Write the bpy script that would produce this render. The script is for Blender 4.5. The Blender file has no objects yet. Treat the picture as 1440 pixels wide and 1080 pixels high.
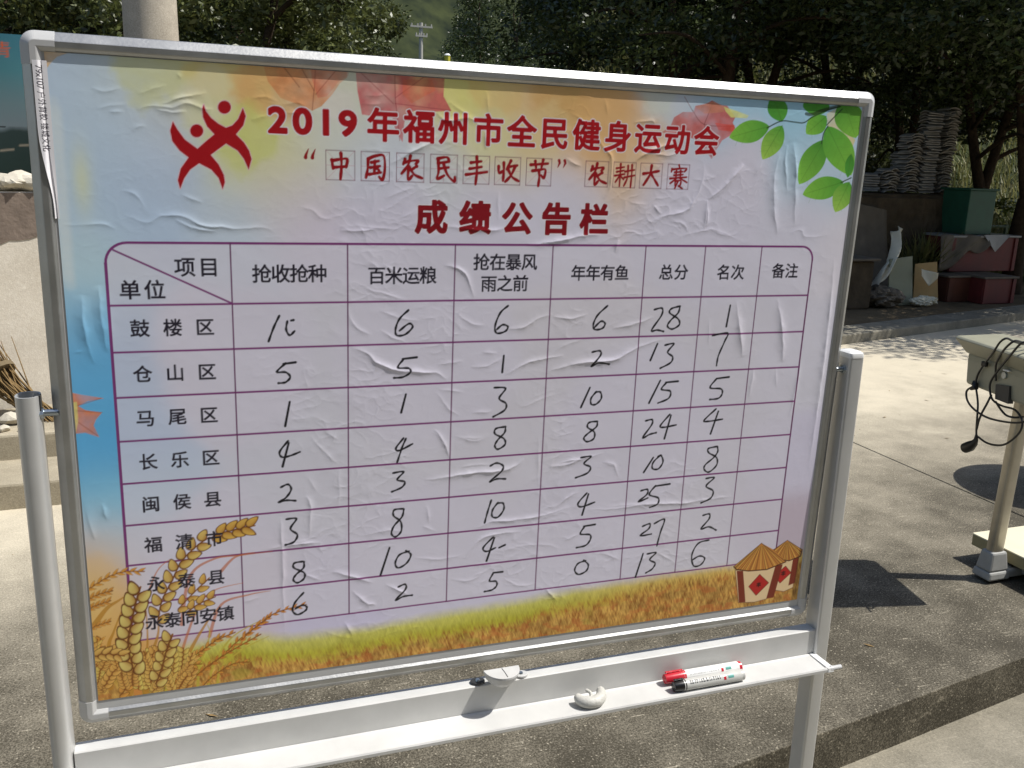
import bpy, bmesh, math, random
import numpy as np
from mathutils import Vector, Matrix

# ------------------------------------------------------------------ camera
F = 1273.0                                   # focal length in photo pixels (1440 wide)
CW = np.array([-0.3932, -1.1405, 1.5])       # camera position
RW = np.array([[0.94427403, -0.05100459, 0.32518469],
               [-0.32783142, -0.23441289, 0.91519242],
               [0.02954847, -0.97079819, -0.23807091]])   # columns: right, down, forward
scn = bpy.context.scene
COL = scn.collection
cam = bpy.data.cameras.new('camera')
cam.sensor_width = 36.0
cam.lens = 36.0 * F / 1440.0
cam.clip_start = 0.02
cam.clip_end = 2000.0
camo = bpy.data.objects.new('camera', cam)
COL.objects.link(camo)
camo.matrix_world = Matrix(((RW[0, 0], -RW[0, 1], -RW[0, 2], CW[0]),
                            (RW[1, 0], -RW[1, 1], -RW[1, 2], CW[1]),
                            (RW[2, 0], -RW[2, 1], -RW[2, 2], CW[2]),
                            (0, 0, 0, 1)))
scn.camera = camo

# ------------------------------------------------------------------ sky and sun
SUN = Vector((0.50, -0.175, 0.850)).normalized()      # towards the sun
world = bpy.data.worlds.new('World')
scn.world = world
world.use_nodes = True
wn = world.node_tree
sky = wn.nodes.new('ShaderNodeTexSky')
sky.sky_type = 'NISHITA'
sky.sun_disc = False
sky.sun_elevation = math.asin(SUN.z)
sky.sun_rotation = math.atan2(SUN.x, SUN.y)
sky.air_density = 1.0
sky.dust_density = 1.5
wn.links.new(sky.outputs[0], wn.nodes['Background'].inputs[0])
wn.nodes['Background'].inputs[1].default_value = 0.115
sl = bpy.data.lights.new('sun', 'SUN')
sl.energy = 4.35
sl.angle = math.radians(0.53)
sl.color = (1.0, 0.97, 0.92)
slo = bpy.data.objects.new('sun', sl)
slo.rotation_euler = SUN.to_track_quat('Z', 'Y').to_euler()
slo.location = (4, -3, 12)
COL.objects.link(slo)
scn.view_settings.view_transform = 'Standard'
scn.view_settings.look = 'None'
scn.view_settings.gamma = 1.0
scn.view_settings.exposure = 0.36
scn.view_settings.use_curve_mapping = False
try:
    scn.cycles.max_bounces = 8
    scn.cycles.transparent_max_bounces = 8
    scn.cycles.use_denoising = True
except Exception:
    pass

random.seed(7)
rng = np.random.default_rng(11)

# ------------------------------------------------------------------ pixel helpers
def ray(u, v):
    return RW @ np.array([(u - 720) / F, (v - 540) / F, 1.0])
def at(u, v, Y):
    r = ray(u, v)
    return CW + r * ((Y - CW[1]) / r[1])
def gp(u, v, z=0.0):
    r = ray(u, v)
    return CW + r * ((z - CW[2]) / r[2])
def onplane(u, v, p0, n):
    r = ray(u, v)
    p0 = np.array(p0, float); n = np.array(n, float)
    return CW + r * (np.dot(p0 - CW, n) / np.dot(r, n))
# board frame (x right, y down, z away) to world
MB_ = np.array([[0.99997843, -0.00656685, 0.00011615],
                [0.0, 0.01768514, 0.99984361],
                [-0.00656788, -0.99982204, 0.01768476]])
OFF = np.array([0.0, 0.0, 1.1953])
def B(u, v, d=0.0):
    """millimetres on the board: u right, v up, d out towards the viewer -> world metres"""
    return OFF + MB_ @ np.array([u, -v, -d]) / 1000.0
def P(px, py):
    """photo pixel -> board millimetres"""
    r = MB_.T @ ray(px, py)
    c = MB_.T @ (CW - OFF)
    q = c + r * (-c[2] / r[2])
    return np.array([q[0] * 1000, -q[1] * 1000])

# ------------------------------------------------------------------ materials
def srgb(*c):
    return [((x / 255.0) / 12.92 if x / 255.0 <= 0.04045 else ((x / 255.0 + 0.055) / 1.055) ** 2.4) for x in c]
def nd(nt, t, **kw):
    n = nt.nodes.new(t)
    for k, v in kw.items():
        setattr(n, k, v)
    return n
def mat(name, col, rough=0.6, metal=0.0, var=0.25, scale=8.0, bump=0.0, bscale=60.0, spec=0.5, col2=None, detail=6.0, obj=True):
    """procedural surface: two colours mixed by noise, a roughness wobble and an optional bump"""
    m = bpy.data.materials.new(name)
    m.use_nodes = True
    nt = m.node_tree
    b = nt.nodes['Principled BSDF']
    tc = nd(nt, 'ShaderNodeTexCoord')
    n = nd(nt, 'ShaderNodeTexNoise')
    n.inputs['Scale'].default_value = scale
    n.inputs['Detail'].default_value = detail
    n.inputs['Roughness'].default_value = 0.6
    nt.links.new(tc.outputs['Object'], n.inputs['Vector'])
    r = nd(nt, 'ShaderNodeValToRGB')
    r.color_ramp.elements[0].position = 0.3
    r.color_ramp.elements[1].position = 0.7
    c2 = col2 if col2 else [x * (1 - var) for x in col]
    r.color_ramp.elements[0].color = (*c2[:3], 1)
    r.color_ramp.elements[1].color = (*col[:3], 1)
    nt.links.new(n.outputs['Fac'], r.inputs[0])
    nt.links.new(r.outputs[0], b.inputs['Base Color'])
    mr = nd(nt, 'ShaderNodeMapRange')
    mr.inputs[3].default_value = max(0.03, rough - 0.08)
    mr.inputs[4].default_value = min(1.0, rough + 0.08)
    nt.links.new(n.outputs['Fac'], mr.inputs[0])
    nt.links.new(mr.outputs[0], b.inputs['Roughness'])
    b.inputs['Metallic'].default_value = metal
    b.inputs['Specular IOR Level'].default_value = spec
    if bump > 0:
        n2 = nd(nt, 'ShaderNodeTexNoise')
        n2.inputs['Scale'].default_value = bscale
        n2.inputs['Detail'].default_value = 5
        nt.links.new(tc.outputs['Object'], n2.inputs['Vector'])
        bp = nd(nt, 'ShaderNodeBump')
        bp.inputs['Strength'].default_value = bump
        bp.inputs['Distance'].default_value = 0.01
        nt.links.new(n2.outputs['Fac'], bp.inputs['Height'])
        nt.links.new(bp.outputs[0], b.inputs['Normal'])
    return m

def concrete(name, light, dark, stain_glare_axis=False, fine=220.0):
    m = bpy.data.materials.new(name)
    m.use_nodes = True
    nt = m.node_tree; L = nt.links.new
    b = nt.nodes['Principled BSDF']
    b.inputs['Roughness'].default_value = 0.82
    b.inputs['Specular IOR Level'].default_value = 0.35
    geo = nd(nt, 'ShaderNodeNewGeometry')
    def noise(sc, det=6, rgh=0.6):
        n = nd(nt, 'ShaderNodeTexNoise')
        n.inputs['Scale'].default_value = sc; n.inputs['Detail'].default_value = det
        n.inputs['Roughness'].default_value = rgh
        L(geo.outputs['Position'], n.inputs['Vector'])
        return n
    def math_(op, a, bb, c=None):
        n = nd(nt, 'ShaderNodeMath'); n.operation = op
        for i, x in enumerate((a, bb, c)):
            if x is None: continue
            if isinstance(x, (int, float)): n.inputs[i].default_value = x
            else: L(x, n.inputs[i])
        return n.outputs[0]
    big = noise(0.9, 5); mid = noise(5.0, 8, 0.65); fin = noise(fine, 3, 0.7); spk = noise(140.0, 4, 0.75)
    f = math_('MULTIPLY_ADD', big.outputs['Fac'], 0.45, math_('MULTIPLY', mid.outputs['Fac'], 0.55))
    if stain_glare_axis:
        # mossy, damp staining along the step edge, with some far glare painted into the tone
        sx = nd(nt, 'ShaderNodeSeparateXYZ'); L(geo.outputs['Position'], sx.inputs[0])
        dist = math_('SUBTRACT', sx.outputs['Y'], math_('MULTIPLY_ADD', sx.outputs['X'], stain_glare_axis[0], stain_glare_axis[1]))
        dist = math_('MULTIPLY_ADD', big.outputs['Fac'], 1.0, math_('ADD', dist, -0.5))
        mr = nd(nt, 'ShaderNodeMapRange'); mr.interpolation_type = 'SMOOTHSTEP'
        mr.inputs[1].default_value = stain_glare_axis[2]; mr.inputs[2].default_value = stain_glare_axis[3]
        mr.inputs[3].default_value = stain_glare_axis[4]; mr.inputs[4].default_value = 1.0
        L(dist, mr.inputs[0])
        f = math_('MULTIPLY_ADD', math_('SUBTRACT', f, 0.5), 1.15, mr.outputs[0])
    else:
        f = math_('MULTIPLY_ADD', math_('SUBTRACT', f, 0.5), 2.2, 0.6)
    fx = math_('MULTIPLY_ADD', math_('SUBTRACT', fin.outputs['Fac'], 0.5), 0.9, f)
    fx = math_('MULTIPLY_ADD', math_('SUBTRACT', spk.outputs['Fac'], 0.5), 1.0, fx)
    r = nd(nt, 'ShaderNodeValToRGB')
    r.color_ramp.elements[0].position = 0.0; r.color_ramp.elements[1].position = 1.0
    r.color_ramp.elements[0].color = (*dark, 1); r.color_ramp.elements[1].color = (*light, 1)
    e = r.color_ramp.elements.new(0.5)
    e.color = (*[(a * 0.52 + c * 0.48) for a, c in zip(dark, light)], 1)
    L(fx, r.inputs[0])
    # pale scuffs and brush scratches
    for rot, thr_, k_ in ((0.6, 0.665, 0.20), (-0.9, 0.68, 0.18)):
        mp = nd(nt, 'ShaderNodeMapping'); mp.inputs['Rotation'].default_value = (0, 0, rot); mp.inputs['Scale'].default_value = (9.0, 95.0, 40.0)
        L(geo.outputs['Position'], mp.inputs['Vector'])
        sn = nd(nt, 'ShaderNodeTexNoise'); sn.inputs['Scale'].default_value = 1.0; sn.inputs['Detail'].default_value = 3; L(mp.outputs[0], sn.inputs['Vector'])
        fx = math_('ADD', fx, math_('MULTIPLY', math_('MULTIPLY', math_('GREATER_THAN', sn.outputs['Fac'], thr_), math_('GREATER_THAN', mid.outputs['Fac'], 0.5)), k_))
    L(fx, r.inputs[0])
    # pale grit specks
    vor = nd(nt, 'ShaderNodeTexVoronoi'); vor.inputs['Scale'].default_value = 62.0
    L(geo.outputs['Position'], vor.inputs['Vector'])
    thr = math_('LESS_THAN', vor.outputs['Distance'], math_('MULTIPLY', spk.outputs['Fac'], 0.30))
    mx = nd(nt, 'ShaderNodeMix'); mx.data_type = 'RGBA'
    L(math_('MULTIPLY', thr, 0.30), mx.inputs['Factor'])
    L(r.outputs[0], mx.inputs['A']); mx.inputs['B'].default_value = (*[min(1, x * 1.35) for x in light], 1)
    L(mx.outputs['Result'], b.inputs['Base Color'])
    bp = nd(nt, 'ShaderNodeBump'); bp.inputs['Strength'].default_value = 0.5; bp.inputs['Distance'].default_value = 0.003
    L(math_('ADD', math_('MULTIPLY', spk.outputs['Fac'], 0.9), math_('MULTIPLY', fin.outputs['Fac'], 0.4)), bp.inputs['Height'])
    L(bp.outputs[0], b.inputs['Normal'])
    return m

def leafmat(name, c_lo, c_hi, trans=0.3, rough=0.42):
    m = bpy.data.materials.new(name)
    m.use_nodes = True
    nt = m.node_tree; L = nt.links.new
    b = nt.nodes['Principled BSDF']
    b.inputs['Roughness'].default_value = rough
    at_ = nd(nt, 'ShaderNodeAttribute'); at_.attribute_name = 'shade'
    r = nd(nt, 'ShaderNodeValToRGB')
    r.color_ramp.elements[0].color = (*c_lo, 1); r.color_ramp.elements[1].color = (*c_hi, 1)
    L(at_.outputs['Fac'], r.inputs[0])
    L(r.outputs[0], b.inputs['Base Color'])
    t = nd(nt, 'ShaderNodeBsdfTranslucent')
    L(r.outputs[0], t.inputs['Color'])
    mx = nd(nt, 'ShaderNodeMixShader'); mx.inputs[0].default_value = trans
    L(b.outputs[0], mx.inputs[1]); L(t.outputs[0], mx.inputs[2])
    L(mx.outputs[0], nt.nodes['Material Output'].inputs['Surface'])
    return m

# ------------------------------------------------------------------ geometry helpers
class Geo:
    def __init__(s): s.v = []; s.f = []
    def add(s, v, f):
        o = len(s.v)
        s.v += [tuple(map(float, x)) for x in v]
        s.f += [tuple(i + o for i in q) for q in f]
        return s
    def box(s, c, size, rot=None):
        x, y, z = [a / 2 for a in size]
        v = [(-x, -y, -z), (x, -y, -z), (x, y, -z), (-x, y, -z), (-x, -y, z), (x, -y, z), (x, y, z), (-x, y, z)]
        M = rot if rot is not None else Matrix.Identity(3)
        v = [tuple(Vector(c) + M @ Vector(p)) for p in v]
        return s.add(v, [(0, 3, 2, 1), (4, 5, 6, 7), (0, 1, 5, 4), (1, 2, 6, 5), (2, 3, 7, 6), (3, 0, 4, 7)])
    def prism(s, poly, fn):
        """poly: 2-D outline; fn(p, k) -> 3-D point at end k = 0 or 1"""
        n = len(poly)
        v = [fn(p, 0) for p in poly] + [fn(p, 1) for p in poly]
        f = [tuple(range(n))[::-1], tuple(range(n, 2 * n))]
        f += [(i, (i + 1) % n, n + (i + 1) % n, n + i) for i in range(n)]
        return s.add(v, f)
    def tube(s, path, rad, n=10, cap=True, flat=None):
        path = [np.array(p, float) for p in path]
        rads = rad if hasattr(rad, '__len__') else [rad] * len(path)
        v = []; up = None
        for i, p in enumerate(path):
            t = path[min(i + 1, len(path) - 1)] - path[max(i - 1, 0)]
            t = t / (np.linalg.norm(t) + 1e-12)
            if up is None:
                up = np.array([0, 0, 1.0]) if abs(t[2]) < 0.9 else np.array([1.0, 0, 0])
            a = np.cross(t, up); a /= np.linalg.norm(a) + 1e-12
            b = np.cross(a, t); up = b
            for k in range(n):
                th = 2 * math.pi * k / n
                v.append(p + rads[i] * (math.cos(th) * a + math.sin(th) * b))
        f = []
        for i in range(len(path) - 1):
            for k in range(n):
                f.append((i * n + k, i * n + (k + 1) % n, (i + 1) * n + (k + 1) % n, (i + 1) * n + k))
        if cap:
            f.append(tuple(range(n))[::-1]); f.append(tuple(range((len(path) - 1) * n, len(path) * n)))
        return s.add(v, f)
    def grid(s, fn, nu, nv):
        v = [fn(i / nu, j / nv) for j in range(nv + 1) for i in range(nu + 1)]
        f = [(j * (nu + 1) + i, j * (nu + 1) + i + 1, (j + 1) * (nu + 1) + i + 1, (j + 1) * (nu + 1) + i) for j in range(nv) for i in range(nu)]
        return s.add(v, f)
    def build(s, name, m, parent=None, smooth=False, bevel=0.0, seg=2, wn=False):
        me = bpy.data.meshes.new(name)
        root = parent
        while root is not None and root.parent is not None: root = root.parent
        o = Vector(root.location) if root is not None else Vector((0, 0, 0))
        me.from_pydata([(x - o.x, y - o.y, z - o.z) for x, y, z in s.v], [], s.f)
        bm = bmesh.new(); bm.from_mesh(me)
        bmesh.ops.recalc_face_normals(bm, faces=bm.faces)
        bm.to_mesh(me); bm.free()
        me.materials.append(m)
        if smooth: me.polygons.foreach_set('use_smooth', [True] * len(me.polygons))
        ob = bpy.data.objects.new(name, me)
        COL.objects.link(ob)
        if parent is not None: ob.parent = parent
        if bevel > 0:
            md = ob.modifiers.new('bevel', 'BEVEL'); md.width = bevel; md.segments = seg; md.limit_method = 'ANGLE'
            md.angle_limit = math.radians(35)
        return ob
def tag(o, label=None, cat=None, group=None, kind=None):
    if label: o['label'] = label
    if cat: o['category'] = cat
    if group: o['group'] = group
    if kind: o['kind'] = kind
    return o
def empty(name, loc, label=None, cat=None, group=None):
    o = bpy.data.objects.new(name, None); COL.objects.link(o)
    o.location = tuple(map(float, loc)); o.empty_display_size = 0.1
    return tag(o, label, cat, group)
def smoothpath(pts, n=8, closed=False):
    pts = [np.array(p, float) for p in pts]
    if len(pts) < 3: return pts
    out = []
    m = len(pts)
    for i in range(m - 1):
        p0 = pts[max(i - 1, 0)]; p1 = pts[i]; p2 = pts[i + 1]; p3 = pts[min(i + 2, m - 1)]
        for k in range(n):
            t = k / n
            out.append(0.5 * (2 * p1 + (p2 - p0) * t + (2 * p0 - 5 * p1 + 4 * p2 - p3) * t * t + (3 * p1 - p0 - 3 * p2 + p3) * t ** 3))
    out.append(pts[-1])
    return out
def vnoise(X, Y, seed=0):
    xi = np.floor(X).astype(np.int64); yi = np.floor(Y).astype(np.int64)
    fx = X - xi; fy = Y - yi
    fx = fx * fx * (3 - 2 * fx); fy = fy * fy * (3 - 2 * fy)
    def h(a, b):
        n = (a * 374761393 + b * 668265263 + seed * 974634777) & 0x7fffffff
        n = ((n ^ (n >> 13)) * 1274126177) & 0x7fffffff
        return ((n ^ (n >> 16)) & 0xffff) / 65535.0
    return (h(xi, yi) * (1 - fx) + h(xi + 1, yi) * fx) * (1 - fy) + (h(xi, yi + 1) * (1 - fx) + h(xi + 1, yi + 1) * fx) * fy
def fbm(X, Y, seed=0, o=4):
    s = 0; a = 0.5
    for k in range(o):
        s = s + a * vnoise(X * 2 ** k, Y * 2 ** k, seed + k * 17); a *= 0.5
    return s
def sstep(a, b, x):
    t = np.clip((x - a) / (b - a), 0, 1)
    return t * t * (3 - 2 * t)

# ================================================================== the printed poster (drawn on its own vertices)
GS = 0.9                                         # vertex spacing, mm
U0, U1, V0, V1 = -535.5, 534.5, -389.0, 401.0
NU = int(round((U1 - U0) / GS)) + 1
NV = int(round((V1 - V0) / GS)) + 1
UU, VV = np.meshgrid(U0 + GS * np.arange(NU), V0 + GS * np.arange(NV))
SS = 4

class Art:
    """a colour field on a regular grid in millimetres; shapes are painted with soft edges"""
    def __init__(s, u0, v0, nu, nv, gs):
        s.u0, s.v0, s.nu, s.nv, s.gs = u0, v0, nu, nv, gs
        s.c = np.ones((nv, nu, 3))
        s.U, s.V = np.meshgrid(u0 + gs * np.arange(nu), v0 + gs * np.arange(nv))
    def win(s, lo, hi, pad=2):
        i0 = max(0, int((lo[0] - s.u0) / s.gs) - pad); i1 = min(s.nu, int((hi[0] - s.u0) / s.gs) + pad + 2)
        j0 = max(0, int((lo[1] - s.v0) / s.gs) - pad); j1 = min(s.nv, int((hi[1] - s.v0) / s.gs) + pad + 2)
        return (slice(j0, j1), slice(i0, i1)) if i1 > i0 and j1 > j0 else None
    def blend(s, w, a, col):
        s.c[w] = s.c[w] * (1 - a[..., None]) + np.array(col) * a[..., None]
    def polymask(s, contours, grow=0.0):
        pts = np.concatenate([np.array(c, float) for c in contours])
        w = s.win(pts.min(0) - grow, pts.max(0) + grow, 4)
        if w is None: return None, None
        j0, j1, i0, i1 = w[0].start, w[0].stop, w[1].start, w[1].stop
        hh, ww = (j1 - j0) * SS, (i1 - i0) * SS
        st = s.gs / SS
        bu = s.u0 + i0 * s.gs - s.gs / 2 + st / 2; bv = s.v0 + j0 * s.gs - s.gs / 2 + st / 2
        par = np.zeros((hh, ww + 1), np.int32)
        for c in contours:
            c = np.array(c, float); d = np.roll(c, -1, 0)
            for (x0, y0), (x1, y1) in zip(c, d):
                if y0 == y1: continue
                if y0 > y1: x0, y0, x1, y1 = x1, y1, x0, y0
                r0 = max(0, int(math.ceil((y0 - bv) / st))); r1 = min(hh - 1, int(math.ceil((y1 - bv) / st)) - 1)
                if r1 < r0: continue
                rr = np.arange(r0, r1 + 1)
                xx = x0 + (bv + rr * st - y0) * (x1 - x0) / (y1 - y0)
                cc = np.clip(np.ceil((xx - bu) / st).astype(int), 0, ww)
                np.add.at(par, (rr, cc), 1)
        m = (np.cumsum(par, 1)[:, :ww] % 2) > 0
        if grow > 0:
            R = grow / st; out = m.copy(); k = int(math.ceil(R))
            for dy in range(-k, k + 1):
                wx = R * R - dy * dy
                if wx < 0: continue
                wx = int(math.sqrt(wx))
                for dx in {-wx, wx, -wx // 2, wx // 2, 0}:
                    out |= np.roll(np.roll(m, dy, 0), dx, 1)
            m = out
        a = m.reshape(j1 - j0, SS, i1 - i0, SS).mean((1, 3))
        return w, a
    def poly(s, contours, col, grow=0.0, alpha=1.0):
        w, a = s.polymask(contours, grow)
        if w is not None: s.blend(w, a * alpha, col)
    def stroke(s, pts, rad, col, alpha=1.0, soft=None):
        pts = np.array(pts, float)
        rad = np.array(rad, float) * np.ones(len(pts))
        w = s.win(pts.min(0) - rad.max() - 1, pts.max(0) + rad.max() + 1)
        if w is None: return
        X, Y = s.U[w], s.V[w]
        best = np.full(X.shape, 1e9)
        for k in range(max(1, len(pts) - 1)):
            a = pts[k]; b = pts[min(k + 1, len(pts) - 1)]
            d = b - a; l2 = d @ d + 1e-9
            t = np.clip(((X - a[0]) * d[0] + (Y - a[1]) * d[1]) / l2, 0, 1)
            dist = np.hypot(X - a[0] - t * d[0], Y - a[1] - t * d[1]) - (rad[k] + t * (rad[min(k + 1, len(pts) - 1)] - rad[k]))
            best = np.minimum(best, dist)
        sf = soft or s.gs
        s.blend(w, np.clip(0.5 - best / sf, 0, 1) * alpha, col)
    def blob(s, c, r, col, alpha=1.0):
        s.c += 0; g = np.exp(-((s.U - c[0]) / r[0]) ** 2 - ((s.V - c[1]) / r[1]) ** 2) * alpha
        s.c = s.c * (1 - g[..., None]) + np.array(col) * g[..., None]

_glyphs = {}
def glyph(ch):
    """outline loops of one character from the built-in lettering, in em units about the em centre"""
    if ch in _glyphs: return _glyphs[ch]
    cu = bpy.data.curves.new('t', 'FONT'); cu.body = ch; cu.resolution_u = 5; cu.size = 1.0
    ob = bpy.data.objects.new('t', cu); COL.objects.link(ob)
    dg = bpy.context.evaluated_depsgraph_get()
    me = bpy.data.meshes.new_from_object(ob.evaluated_get(dg))
    co = np.array([v.co[:2] for v in me.vertices]) if len(me.vertices) else np.zeros((0, 2))
    cnt = {}
    for p in me.polygons:
        for e in p.edge_keys: cnt[e] = cnt.get(e, 0) + 1
    adj = {}
    for (a, b), n in cnt.items():
        if n == 1: adj.setdefault(a, []).append(b); adj.setdefault(b, []).append(a)
    loops = []; seen = set()
    for st_ in adj:
        if st_ in seen: continue
        lp = [st_]; seen.add(st_); cur = st_
        while True:
            nx = [q for q in adj[cur] if q not in seen]
            if not nx: break
            cur = nx[0]; seen.add(cur); lp.append(cur)
        if len(lp) > 2: loops.append(co[lp])
    bpy.data.meshes.remove(me); bpy.data.objects.remove(ob); bpy.data.curves.remove(cu)
    _glyphs[ch] = loops
    return loops
def _ref():
    g = np.concatenate(glyph('国')); return g.min(0), g.max(0)
_lo, _hi = _ref()
EM = (_hi[1] - _lo[1]) / 0.92
EC = (_lo + _hi) / 2
def cjk(ch, c, em, sx=1.0):
    return [np.c_[((g[:, 0] - EC[0]) / EM) * em * sx + c[0], ((g[:, 1] - EC[1]) / EM) * em + c[1]] for g in glyph(ch)]
def latin(ch, c, h, sx=1.0):
    a = glyph(ch); p = np.concatenate(a); r = np.concatenate(glyph('0')); k = h / (r[:, 1].max() - r[:, 1].min())
    mid = np.array([(p[:, 0].min() + p[:, 0].max()) / 2, (r[:, 1].max() + r[:, 1].min()) / 2])
    return [np.c_[(g[:, 0] - mid[0]) * k * sx + c[0], (g[:, 1] - mid[1]) * k + c[1]] for g in a]

GAIN = 1.42                                      # ink on white film: print colour from the colour seen
def ink(*c):
    return np.clip(np.array(srgb(*c)) * GAIN, 0.004, 0.86)

A = Art(U0, V0, NU, NV, GS)
# ---- watercolour ground: colours blended between places
BG = [((90, 100), (172, 188, 214)), ((110, 170), (172, 190, 214)), ((100, 300), (168, 188, 208)), ((112, 380), (172, 196, 216)), ((110, 450), (120, 172, 206)),
      ((125, 520), (96, 162, 206)), ((140, 560), (90, 162, 212)), ((135, 640), (84, 158, 212)), ((150, 700), (126, 180, 214)), ((150, 760), (176, 190, 212)), ((135, 800), (208, 172, 140)), ((140, 850), (214, 160, 96)),
      ((170, 200), (170, 188, 212)), ((200, 290), (166, 184, 208)), ((230, 230), (172, 186, 210)), ((330, 300), (180, 192, 214)),
      ((180, 110), (184, 196, 196)), ((250, 110), (200, 194, 140)), ((210, 140), (184, 192, 198)), ((270, 160), (192, 192, 192)), ((160, 160), (174, 190, 212)), ((230, 190), (178, 188, 208)), ((330, 130), (206, 190, 146)), ((320, 190), (196, 194, 130)), ((360, 210), (192, 190, 122)),
      ((395, 225), (198, 196, 150)), ((390, 260), (200, 194, 190)), ((420, 280), (196, 188, 206)), ((540, 290), (194, 190, 209)), ((460, 190), (194, 196, 186)), ((480, 150), (196, 196, 176)),
      ((520, 215), (190, 196, 206)), ((630, 120), (206, 196, 128)), ((680, 125), (204, 194, 130)), ((660, 165), (206, 198, 146)), ((720, 130), (200, 180, 136)), ((770, 145), (206, 158, 112)), ((800, 125), (188, 158, 104)),
      ((850, 150), (198, 160, 106)), ((880, 190), (200, 164, 116)), ((830, 205), (204, 170, 126)), ((720, 205), (200, 186, 150)), ((620, 220), (190, 192, 196)), ((890, 225), (202, 176, 148)), ((930, 140), (190, 190, 190)), ((960, 130), (178, 190, 214)),
      ((1020, 140), (150, 186, 222)), ((1120, 170), (146, 186, 226)), ((1130, 230), (168, 190, 220)), ((1170, 250), (172, 190, 220)), ((1050, 230), (196, 192, 210)), ((940, 270), (194, 191, 209)), ((800, 270), (195, 192, 209)), ((1130, 310), (194, 192, 210)), ((1190, 330), (200, 196, 212)),
      ((700, 290), (194, 191, 210)), ((1000, 310), (194, 191, 209)), ((1170, 500), (196, 194, 211)), ((1150, 650), (192, 188, 206)), ((1130, 740), (176, 164, 176)), ((600, 500), (194, 190, 209)), ((300, 500), (194, 190, 210)), ((900, 600), (194, 190, 209)),
      ((250, 800), (192, 187, 208)), ((450, 880), (188, 183, 204)), ((600, 800), (192, 188, 208)), ((800, 780), (192, 188, 208)), ((330, 870), (190, 178, 190))]
num = np.zeros((NV, NU, 3)); den = np.zeros((NV, NU))
wob = 14 * (fbm(UU / 40, VV / 40, 5) - 0.5); wob2 = 14 * (fbm(UU / 40, VV / 40, 9) - 0.5)
for (px, py), c in BG:
    q = P(px, py)
    d2 = (UU + wob - q[0]) ** 2 + (VV + wob2 - q[1]) ** 2
    w_ = np.exp(-d2 / (2 * 30.0 ** 2)) + 1e-4 / (1 + d2 / 2500.0)
    num += w_[..., None] * ink(*c); den += w_
A.c = num / den[..., None]
def Z(ox, oy, s, pts):
    """points read off an enlarged view of the photograph -> board mm"""
    return [P(ox + x / s, oy + y / s) for x, y in pts]
def ZS(ox, oy, s, pts, n=6):
    return smoothpath(Z(ox, oy, s, pts), n)
rs = np.random.RandomState(3)
tex = fbm(UU / 9, VV / 9, 31) - 0.5
# irregular watercolour blotches
def blotch(px, py, r, col, al=0.7, seed=0, asp=1.0):
    q = P(px, py); X = UU - q[0]; Y = (VV - q[1]) * asp
    d = np.hypot(X, Y) / r + 0.9 * (fbm(UU / 26 + seed, VV / 26, 100 + seed, 4) - 0.47)
    m = (1 - sstep(0.55, 1.0, d)) * al * (0.75 + 0.5 * (fbm(UU / 14, VV / 14, 200 + seed, 3)))
    m = np.clip(m, 0, 1)
    A.c = A.c * (1 - m[..., None]) + np.array(ink(*col)) * m[..., None]
for b_ in [(215, 95, 48, (192, 192, 128), 0.55, 1), (330, 105, 60, (204, 184, 112), 0.6, 2), (290, 135, 40, (204, 200, 168), 0.5, 3), (385, 120, 52, (206, 146, 90), 0.55, 4), (345, 195, 46, (186, 190, 104), 0.6, 5), (300, 165, 34, (196, 196, 150), 0.4, 6),
           (640, 130, 46, (202, 196, 112), 0.55, 7), (700, 120, 44, (204, 172, 110), 0.5, 8), (790, 125, 58, (190, 152, 92), 0.6, 9), (850, 165, 62, (202, 158, 104), 0.55, 10), (905, 200, 44, (204, 170, 132), 0.5, 11), (760, 190, 50, (204, 186, 138), 0.5, 12), (690, 195, 40, (200, 198, 152), 0.45, 13),
           (930, 130, 36, (188, 196, 178), 0.4, 14), (480, 150, 26, (206, 198, 190), 0.6, 15), (130, 820, 40, (214, 176, 140), 0.5, 16)]:
    blotch(*b_)
# ---- autumn leaves along the top and the leaf at the left edge
def leafpoly(pts, col, veins=(), vc=(120, 50, 40), al=0.9, wob_=0.25):
    w, a = A.polymask([pts])
    if w is None: return
    a = a * np.clip(0.62 + 0.9 * (fbm(A.U[w] / 18, A.V[w] / 18, 301, 3) - 0.22), 0.45, 1)
    c = np.array(ink(*col))[None, None, :] * (1 + wob_ * 2 * tex[w][..., None])
    A.c[w] = A.c[w] * (1 - a[..., None] * al) + c * a[..., None] * al
    for v in veins: A.stroke(smoothpath(v, 5), 0.6, ink(*vc), 0.55)
leafpoly(Z(400, 60, 3.856, [(-140, 30), (330, 60), (340, 190), (300, 220), (260, 280), (200, 345), (150, 370), (100, 345), (40, 322), (-20, 300), (-90, 210)]), (200, 132, 84),
         [Z(400, 60, 3.856, [(170, 40), (165, 200), (150, 365)]), Z(400, 60, 3.856, [(-60, 60), (80, 240)]), Z(400, 60, 3.856, [(60, 80), (160, 260)]), Z(400, 60, 3.856, [(330, 90), (170, 280)])])
leafpoly(Z(400, 60, 3.856, [(130, 60), (360, 90), (345, 180), (290, 215), (230, 290), (180, 300), (150, 200)]), (196, 92, 74), al=0.55)
leafpoly(Z(400, 60, 3.856, [(380, 80), (870, 140), (862, 290), (905, 370), (800, 375), (700, 370), (650, 430), (640, 540), (600, 470), (580, 390), (500, 400), (420, 390), (395, 260)]), (186, 84, 88),
         [Z(400, 60, 3.856, [(600, 60), (600, 280), (625, 530)]), Z(400, 60, 3.856, [(860, 110), (600, 300)]), Z(400, 60, 3.856, [(400, 150), (590, 330)]), Z(400, 60, 3.856, [(600, 330), (900, 368)])], (140, 50, 60))
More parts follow.
